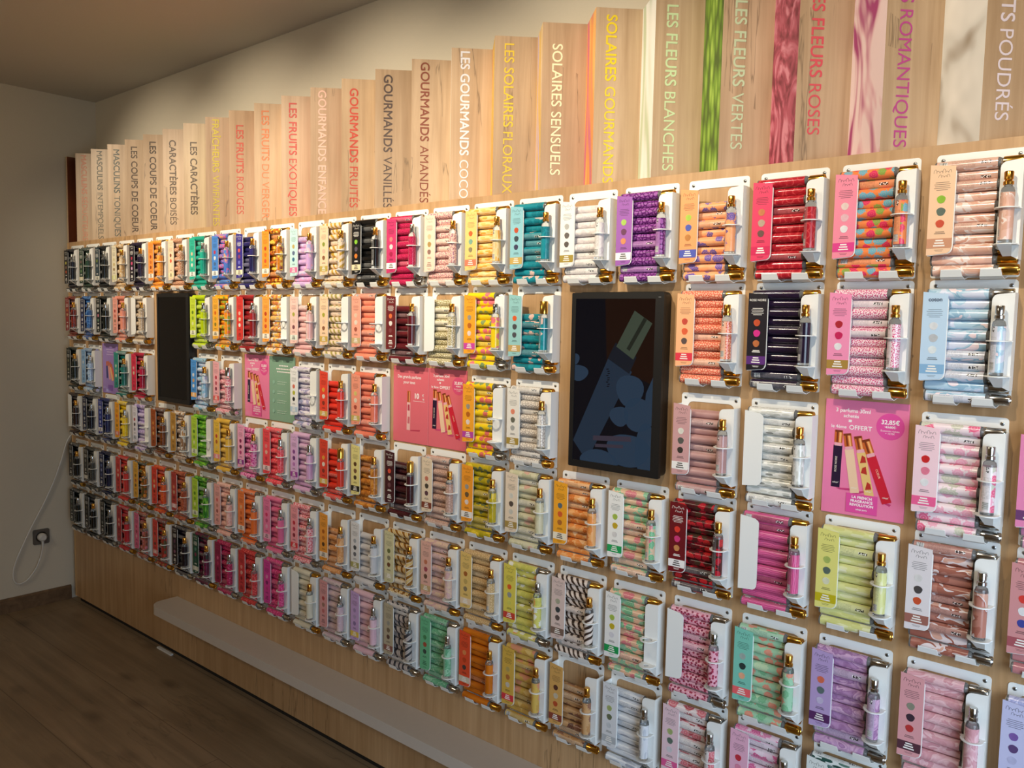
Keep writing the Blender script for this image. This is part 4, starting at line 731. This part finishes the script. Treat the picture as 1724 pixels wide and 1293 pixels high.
def blob(cx, cy, rx, ry, rot=0, n=22, l=.06):
    out = []
    for i in range(n):
        t = 2*math.pi*i/n; q = 1+l*math.sin(3*t+cx*9); x, y = rx*q*math.cos(t), ry*q*math.sin(t)
        out.append((cx+x*math.cos(rot)-y*math.sin(rot)*1.0, cy+(x*math.sin(rot)+y*math.cos(rot))*.5))
    return out
k = MB()
shape(k, [(0, 0), (1, 0), (1, 1), (0, 1)], 1, 0)
shape(k, [(.42, .62), (1, .5), (1, 1), (.38, 1)], 2, 1)
def slab(x0, y0, x1, y1, w0, w1):      # a tilted bar
    dx, dy = x1-x0, (y1-y0)*1.72; l = math.hypot(dx, dy); nx, ny = dy/l, -dx/l/1.72
    return [(x0-nx*w0, y0-ny*w0), (x0+nx*w0, y0+ny*w0), (x1+nx*w1, y1+ny*w1), (x1-nx*w1, y1-ny*w1)]
for q in (blob(.05, .545, .13, .10), blob(-.0, .63, .06, .07)): shape(k, [(max(0, a), b) for a, b in q], 3, 3)
shape(k, [(max(0, min(1, a)), max(0, min(1, b))) for a, b in slab(.02, .06, .6, .62, .2, .165)], 4, 2)
shape(k, slab(.57, .60, .66, .70, .155, .15), 5, 4)
shape(k, slab(.645, .68, .86, .895, .125, .125), 6, 5); shape(k, slab(.685, .70, .885, .885, .022, .022), 7, 6)
for cx, cy, rx, ry in ((.72, .46, .17, .19), (.85, .32, .2, .2), (.35, .02, .25, .12), (.72, .1, .27, .2), (.95, .12, .15, .3), (.6, .3, .12, .12)):
    shape(k, [(max(0, min(1, a)), max(0, min(1, b))) for a, b in blob(cx, cy, rx, ry)], 8, 3)
shape(k, [(.92, .45), (1, .55), (1, .3), (.9, .3)], 9, 3)
shape(k, [(.27, .135), (.76, .155), (.75, .185), (.27, .165)], 10, 7); shape(k, [(.3, .095), (.66, .11), (.66, .13), (.3, .115)], 10, 7)
for i in range(9):
    a = .43+.011*math.sin(i*2.2); b0 = .47+.013*i; shape(k, [(a, b0), (a+.03, b0+.002), (a+.03, b0+.008), (a, b0+.006)], 11, 0)
me = k.mesh('screen_picture', [glow('dim_black', '#16161e', .5), glow('dim_brown', '#2c1a14', .5), glow('dim_bottle', '#2c3a4c', .6), glow('dim_petal', '#324459', .62), glow('dim_neck', '#20242e', .6), glow('dim_cap', '#4c5648', .6), glow('dim_cap_line', '#2c3028', .6), glow('dim_text', '#4a4250', .55)])
put('screen_picture', me, g)

# ------------------------------------------------------------------ posters
SERIFW = mat('#f8f0ee', .45, 0, 'poster_white')
def poster(x0, x1, z0, z1, colour, label, fold=False):
    root = empty('poster', (x0, 0, z0), label, 'poster'); k = MB(); k.box(0, x1-x0, -.0025, -.0004, 0, z1-z0)
    put('poster_sheet', k.mesh('poster_sheet', [mat(colour, .3, 0, noise=.02)]), root); return root
class Print:
    """flat printing on a sheet: coordinates 0..1 across and up"""
    def __init__(s, W, H, ox=0.): s.k = MB(); s.W = W; s.H = H; s.ox = ox; s.mats = []; s.lay = 0
    def mi(s, m):
        if m not in s.mats: s.mats.append(m)
        return s.mats.index(m)
    def y(s): s.lay += 1; return -.0026-.00002*s.lay
    def poly(s, pts, m): y = s.y(); s.k.poly([(s.ox+a*s.W, y, b*s.H) for a, b in pts], s.mi(m))
    def text(s, body, cx, z, size, m, bold=0., rot=0.):
        me, a, b_ = text_mesh(body, size*s.W, bold*s.W); y = s.y(); cr, sr = math.cos(rot), math.sin(rot); mid = (a+b_)/2
        s.k.faces([(s.ox+cx*s.W+(v.co.x-mid)*cr-v.co.y*sr, y-v.co.z, z*s.H+(v.co.x-mid)*sr+v.co.y*cr) for v in me.vertices], [tuple(q.vertices) for q in me.polygons], s.mi(m))
    def bar(s, x0, z0, x1, z1, w, m, w1=None):       # tilted strip in metres-true shape
        X0, Y0, X1, Y1 = x0*s.W, z0*s.H, x1*s.W, z1*s.H; l = math.hypot(X1-X0, Y1-Y0); nx, ny = (Y1-Y0)/l, -(X1-X0)/l; w0 = w*s.W; w1 = (w1 or w)*s.W; y = s.y()
        s.k.poly([(s.ox+X0+nx*w0, y, Y0+ny*w0), (s.ox+X1+nx*w1, y, Y1+ny*w1), (s.ox+X1-nx*w1, y, Y1-ny*w1), (s.ox+X0-nx*w0, y, Y0-ny*w0)], s.mi(m))
    def done(s, root, name='printing'): put(name, s.k.mesh(name, s.mats), root)
CAPO, CAPO2, CAPH = mat('#c8622c', .35), mat('#7c3418', .4), mat('#f0b070', .35)
def offer_print(P, accent, logo=True):
    W_ = SERIFW
    P.text('3 parfums 30ml', .34, .895, .068, W_, .0012); P.text('achetés', .32, .85, .062, W_, .0012); P.text('=', .31, .803, .075, W_, .004)
    P.text('le 4ème', .175, .752, .06, W_, .0008); P.text('OFFERT', .44, .748, .08, W_, .0014)
    P.poly([(.79+.165*math.cos(t*math.pi/16), .80+.165*P.W/P.H*math.sin(t*math.pi/16)) for t in range(32)], mat(accent, .35))
    P.text('32,85€', .79, .82, .075, W_, .0022); P.text('43,80€', .79, .787, .042, W_, .0003); P.bar(.72, .797, .86, .797, .002, W_); P.text('Économie réalisée', .79, .757, .03, W_); P.text('= 10,95€', .79, .735, .03, W_)
    SH = mat('#c83c74', .35)
    for a, b in (((.17, .225), (.36, .215)), ((.36, .20), (.55, .215)), ((.5, .175), (.69, .165)), ((.72, .155), (.85, .125))): P.poly([(a[0], a[1]), (b[0], b[1]+.02), (b[0]-.02, b[1]), (a[0]+.05, a[1]-.012)], SH)
    for (x0, z0, x1, z1, w, cl, ct) in ((.165, .23, .175, .60, .055, '#2a1a34', '#e8dcc8'), (.41, .20, .315, .575, .055, '#ecc6a4', '#d8a878'), (.59, .185, .46, .56, .055, '#e6c078', '#b8342c'), (.80, .15, .585, .535, .058, '#cc2438', '#f0c8a8')):
        m = mat(cl, .3); P.bar(x0, z0, x1, z1, w, m); dx, dz = x1-x0, z1-z0; q = lambda t: (x0+dx*t, z0+dz*t)
        P.bar(*q(.985), *q(1.06), w*.8, mat('#e8a8b0', .3)); P.bar(*q(1.06), *q(1.36), w*.92, CAPO); 
        off = w*.25; P.bar(q(1.07)[0]-off, q(1.07)[1], q(1.35)[0]-off, q(1.35)[1], w*.2, CAPO2); P.bar(q(1.07)[0]+off*1.6, q(1.07)[1], q(1.35)[0]+off*1.6, q(1.35)[1], w*.22, CAPH); P.bar(q(1.31)[0], q(1.31)[1], q(1.36)[0], q(1.36)[1], w*.8, CAPO2)
        if cl == '#e6c078':
            for t, s_ in ((.2, 1), (.55, -1), (.8, 1)): a, b = q(t); P.poly([(a-.03*s_, b-.02), (a+.045*s_, b-.01), (a+.03*s_, b+.035), (a-.01*s_, b+.05)], mat('#b8342c', .3))
        else:
            ang = math.atan2(dz*P.H, dx*P.W); ink = mat(ct, .4)
            if cl == '#2a1a34': P.text('ROSE NOIRE', *q(.55), .036, ink, .0003, ang)
            if cl == '#cc2438': P.text('COEUR', *q(.62), .036, ink, .0003, ang-math.pi)
        P.text("adopt'", *q(.1), .03, mat('#f0e4d8', .4), .0002)
    if logo:
        P.poly([(.31, .03), (.69, .03), (.69, .195), (.31, .195)], mat(accent, .35))
        P.text('LA FRENCH', .5, .155, .047, W_, .0016); P.text('FRAGRANCE', .5, .122, .047, W_, .0016); P.text('REVOLUTION', .5, .089, .047, W_, .0016); P.text('adopt paris', .5, .055, .03, W_, .0006)
ZP0, ZP1 = Z0-.614, Z0-.4065
def offer_poster(x0, x1, sheet, accent, label):
    root = poster(x0, x1, ZP0, ZP1, sheet, label); P = Print(x1-x0, ZP1-ZP0); offer_print(P, accent); P.done(root); return root
offer_poster(3.277, 3.4185, '#ea7ea6', '#e0509c', 'pink offer poster reading 3 parfums 30ml above the pale jasmine green holder')
offer_poster(1.351, 1.4945, '#e67ca2', '#dc5090', 'small pink offer poster beside the green poster')
root = poster(2.097, 2.375, ZP0, ZP1, '#dc6a76', 'double-width rose pink poster reading Des grands parfums pour tous'); Wp = .139
P = Print(Wp, ZP1-ZP0); P.text('Des grands parfums', .46, .845, .083, SERIFW, .0012); P.text('pour tous', .46, .775, .083, SERIFW, .0012)
P.poly([(.5, .17), (.78, .185), (.76, .165), (.5, .155)], mat('#b83a54', .4)); P.bar(.44, .165, .445, .53, .048, mat('#e8b8b4', .3)); P.bar(.44, .25, .45, .34, .03, mat('#c86a74', .3)); P.bar(.445, .42, .445, .50, .03, mat('#b8485c', .3)); P.bar(.445, .53, .447, .68, .042, CAPO); P.bar(.432, .54, .434, .67, .01, CAPO2); P.bar(.458, .54, .46, .67, .01, CAPH)
P.text('10', .68, .59, .14, SERIFW, .006); P.text('€', .85, .62, .07, SERIFW, .001); P.text('95', .86, .575, .045, SERIFW, .001); P.bar(.57, .555, .9, .555, .003, SERIFW); P.done(root)
P = Print(Wp, ZP1-ZP0, Wp); offer_print(P, '#d65078', False); P.bar(.0, .0, .0, 1, .006, mat('#e88a98', .3)); P.done(root)
root = poster(1.4955, 1.635, ZP0, ZP1, '#80a48d', 'sage green information poster with rows of small white text'); P = Print(.1395, ZP1-ZP0); GW = mat('#c4d8c8', .5)
for z, ws in ((.86, .34), (.81, .56), (.765, .5)):
    x = .56-ws/2
    while x < .56+ws/2: P.bar(x, z, x+.045, z, .013, SERIFW); x += .06
for z in (.60, .45, .31, .15):
    P.poly([(.18+.045*math.cos(t*math.pi/8), z+.045*.67*math.sin(t*math.pi/8)) for t in range(16)], mat('#8cb4a0', .5))
    for q, ws in ((.012, .34), (-.022, .3)):
        x = .33
        while x < .33+ws: P.bar(x, z+q, x+.05, z+q, .006, GW); x += .062
P.done(root)
root = poster(.262, .405, ZP0, ZP1, '#9a7cc0', 'lilac poster with orange and navy perfume bottles beside the powder blue holder'); P = Print(.143, ZP1-ZP0); LV = mat('#c8b4dc', .5)
for z, ws in ((.88, .5), (.83, .4), (.78, .46)): P.bar(.5-ws/2, z, .5+ws/2, z, .012, LV)
for (x0, z0, x1, z1, cl) in ((.3, .3, .28, .55, '#2c2c6c'), (.48, .28, .4, .55, '#e89c8c'), (.64, .26, .52, .53, '#f0b878'), (.8, .24, .62, .5, '#e0644c')): P.bar(x0, z0, x1, z1, .055, mat(cl, .35)); P.bar(x1, z1, x1+(x1-x0)*.35, z1+(z1-z0)*.35, .045, CAPO)
P.poly([(.34, .05), (.66, .05), (.66, .17), (.34, .17)], mat('#7c54a8', .4)); P.done(root)

# ------------------------------------------------------------------ wall socket and cord on the wall at the far end
sy, sz = -.125, Z0-1.285
root = empty('wall_socket', (XL, sy, sz), 'dark wall socket with a white plug in it, low on the white wall', 'socket')
k = MB(); k.prism(rrect(-.034, .034, -.034, .034, .008), lambda a, b, t: (t, a, b), 0, .006); put('socket_plate', k.mesh('socket_plate', [mat('#5c564e', .4)]), root)
k = MB(); k.lathe([(.006, .025), (.0065, .022), (.002, .021)], 24, lambda t, a, b: (t, a, b)); put('socket_insert', k.mesh('socket_insert', [mat('#4a443c', .4)], smooth=40), root)
root = empty('power_plug', (XL+.0066, sy, sz), 'round white plug in the wall socket with a hanging looped cord', 'plug')
k = MB(); k.lathe([(0, .018), (.014, .0185), (.022, .015), (.026, .011)], 20, lambda t, a, b: (t, a, b)); k.lathe([(-.012, .006), (-.04, .0045)], 10, lambda t, a, b: (.014+a, b, t)); put('plug_body', k.mesh('plug_body', [mat('#d9d6cf', .4)], smooth=40), root)
cu = bpy.data.curves.new('cord', 'CURVE'); cu.dimensions = '3D'; cu.bevel_depth = .0034; cu.bevel_resolution = 3
pts = [(.014, 0, -.038), (.012, -.004, -.075), (.008, -.022, -.135), (.004, -.065, -.188), (.003, -.100, -.198), (.003, -.122, -.170), (.003, -.118, -.115), (.003, -.088, -.045), (.003, -.060, .012), (.003, -.036, .062), (.003, .022, .165), (.003, .065, .262), (.003, .103, .375), (.003, .118, .435), (.006, .138, .45)]
sp = cu.splines.new('NURBS'); sp.points.add(len(pts)-1); sp.use_endpoint_u = True; sp.order_u = 4
for q, a in zip(sp.points, pts): q.co = (*a, 1)
ob = bpy.data.objects.new('cord_tmp', cu); col.objects.link(ob); me = bpy.data.meshes.new_from_object(ob.evaluated_get(bpy.context.evaluated_depsgraph_get())); bpy.data.objects.remove(ob)
me.materials.clear(); me.materials.append(mat('#d9d6cf', .4)); me.polygons.foreach_set('use_smooth', [True]*len(me.polygons)); put('cord', me, root)
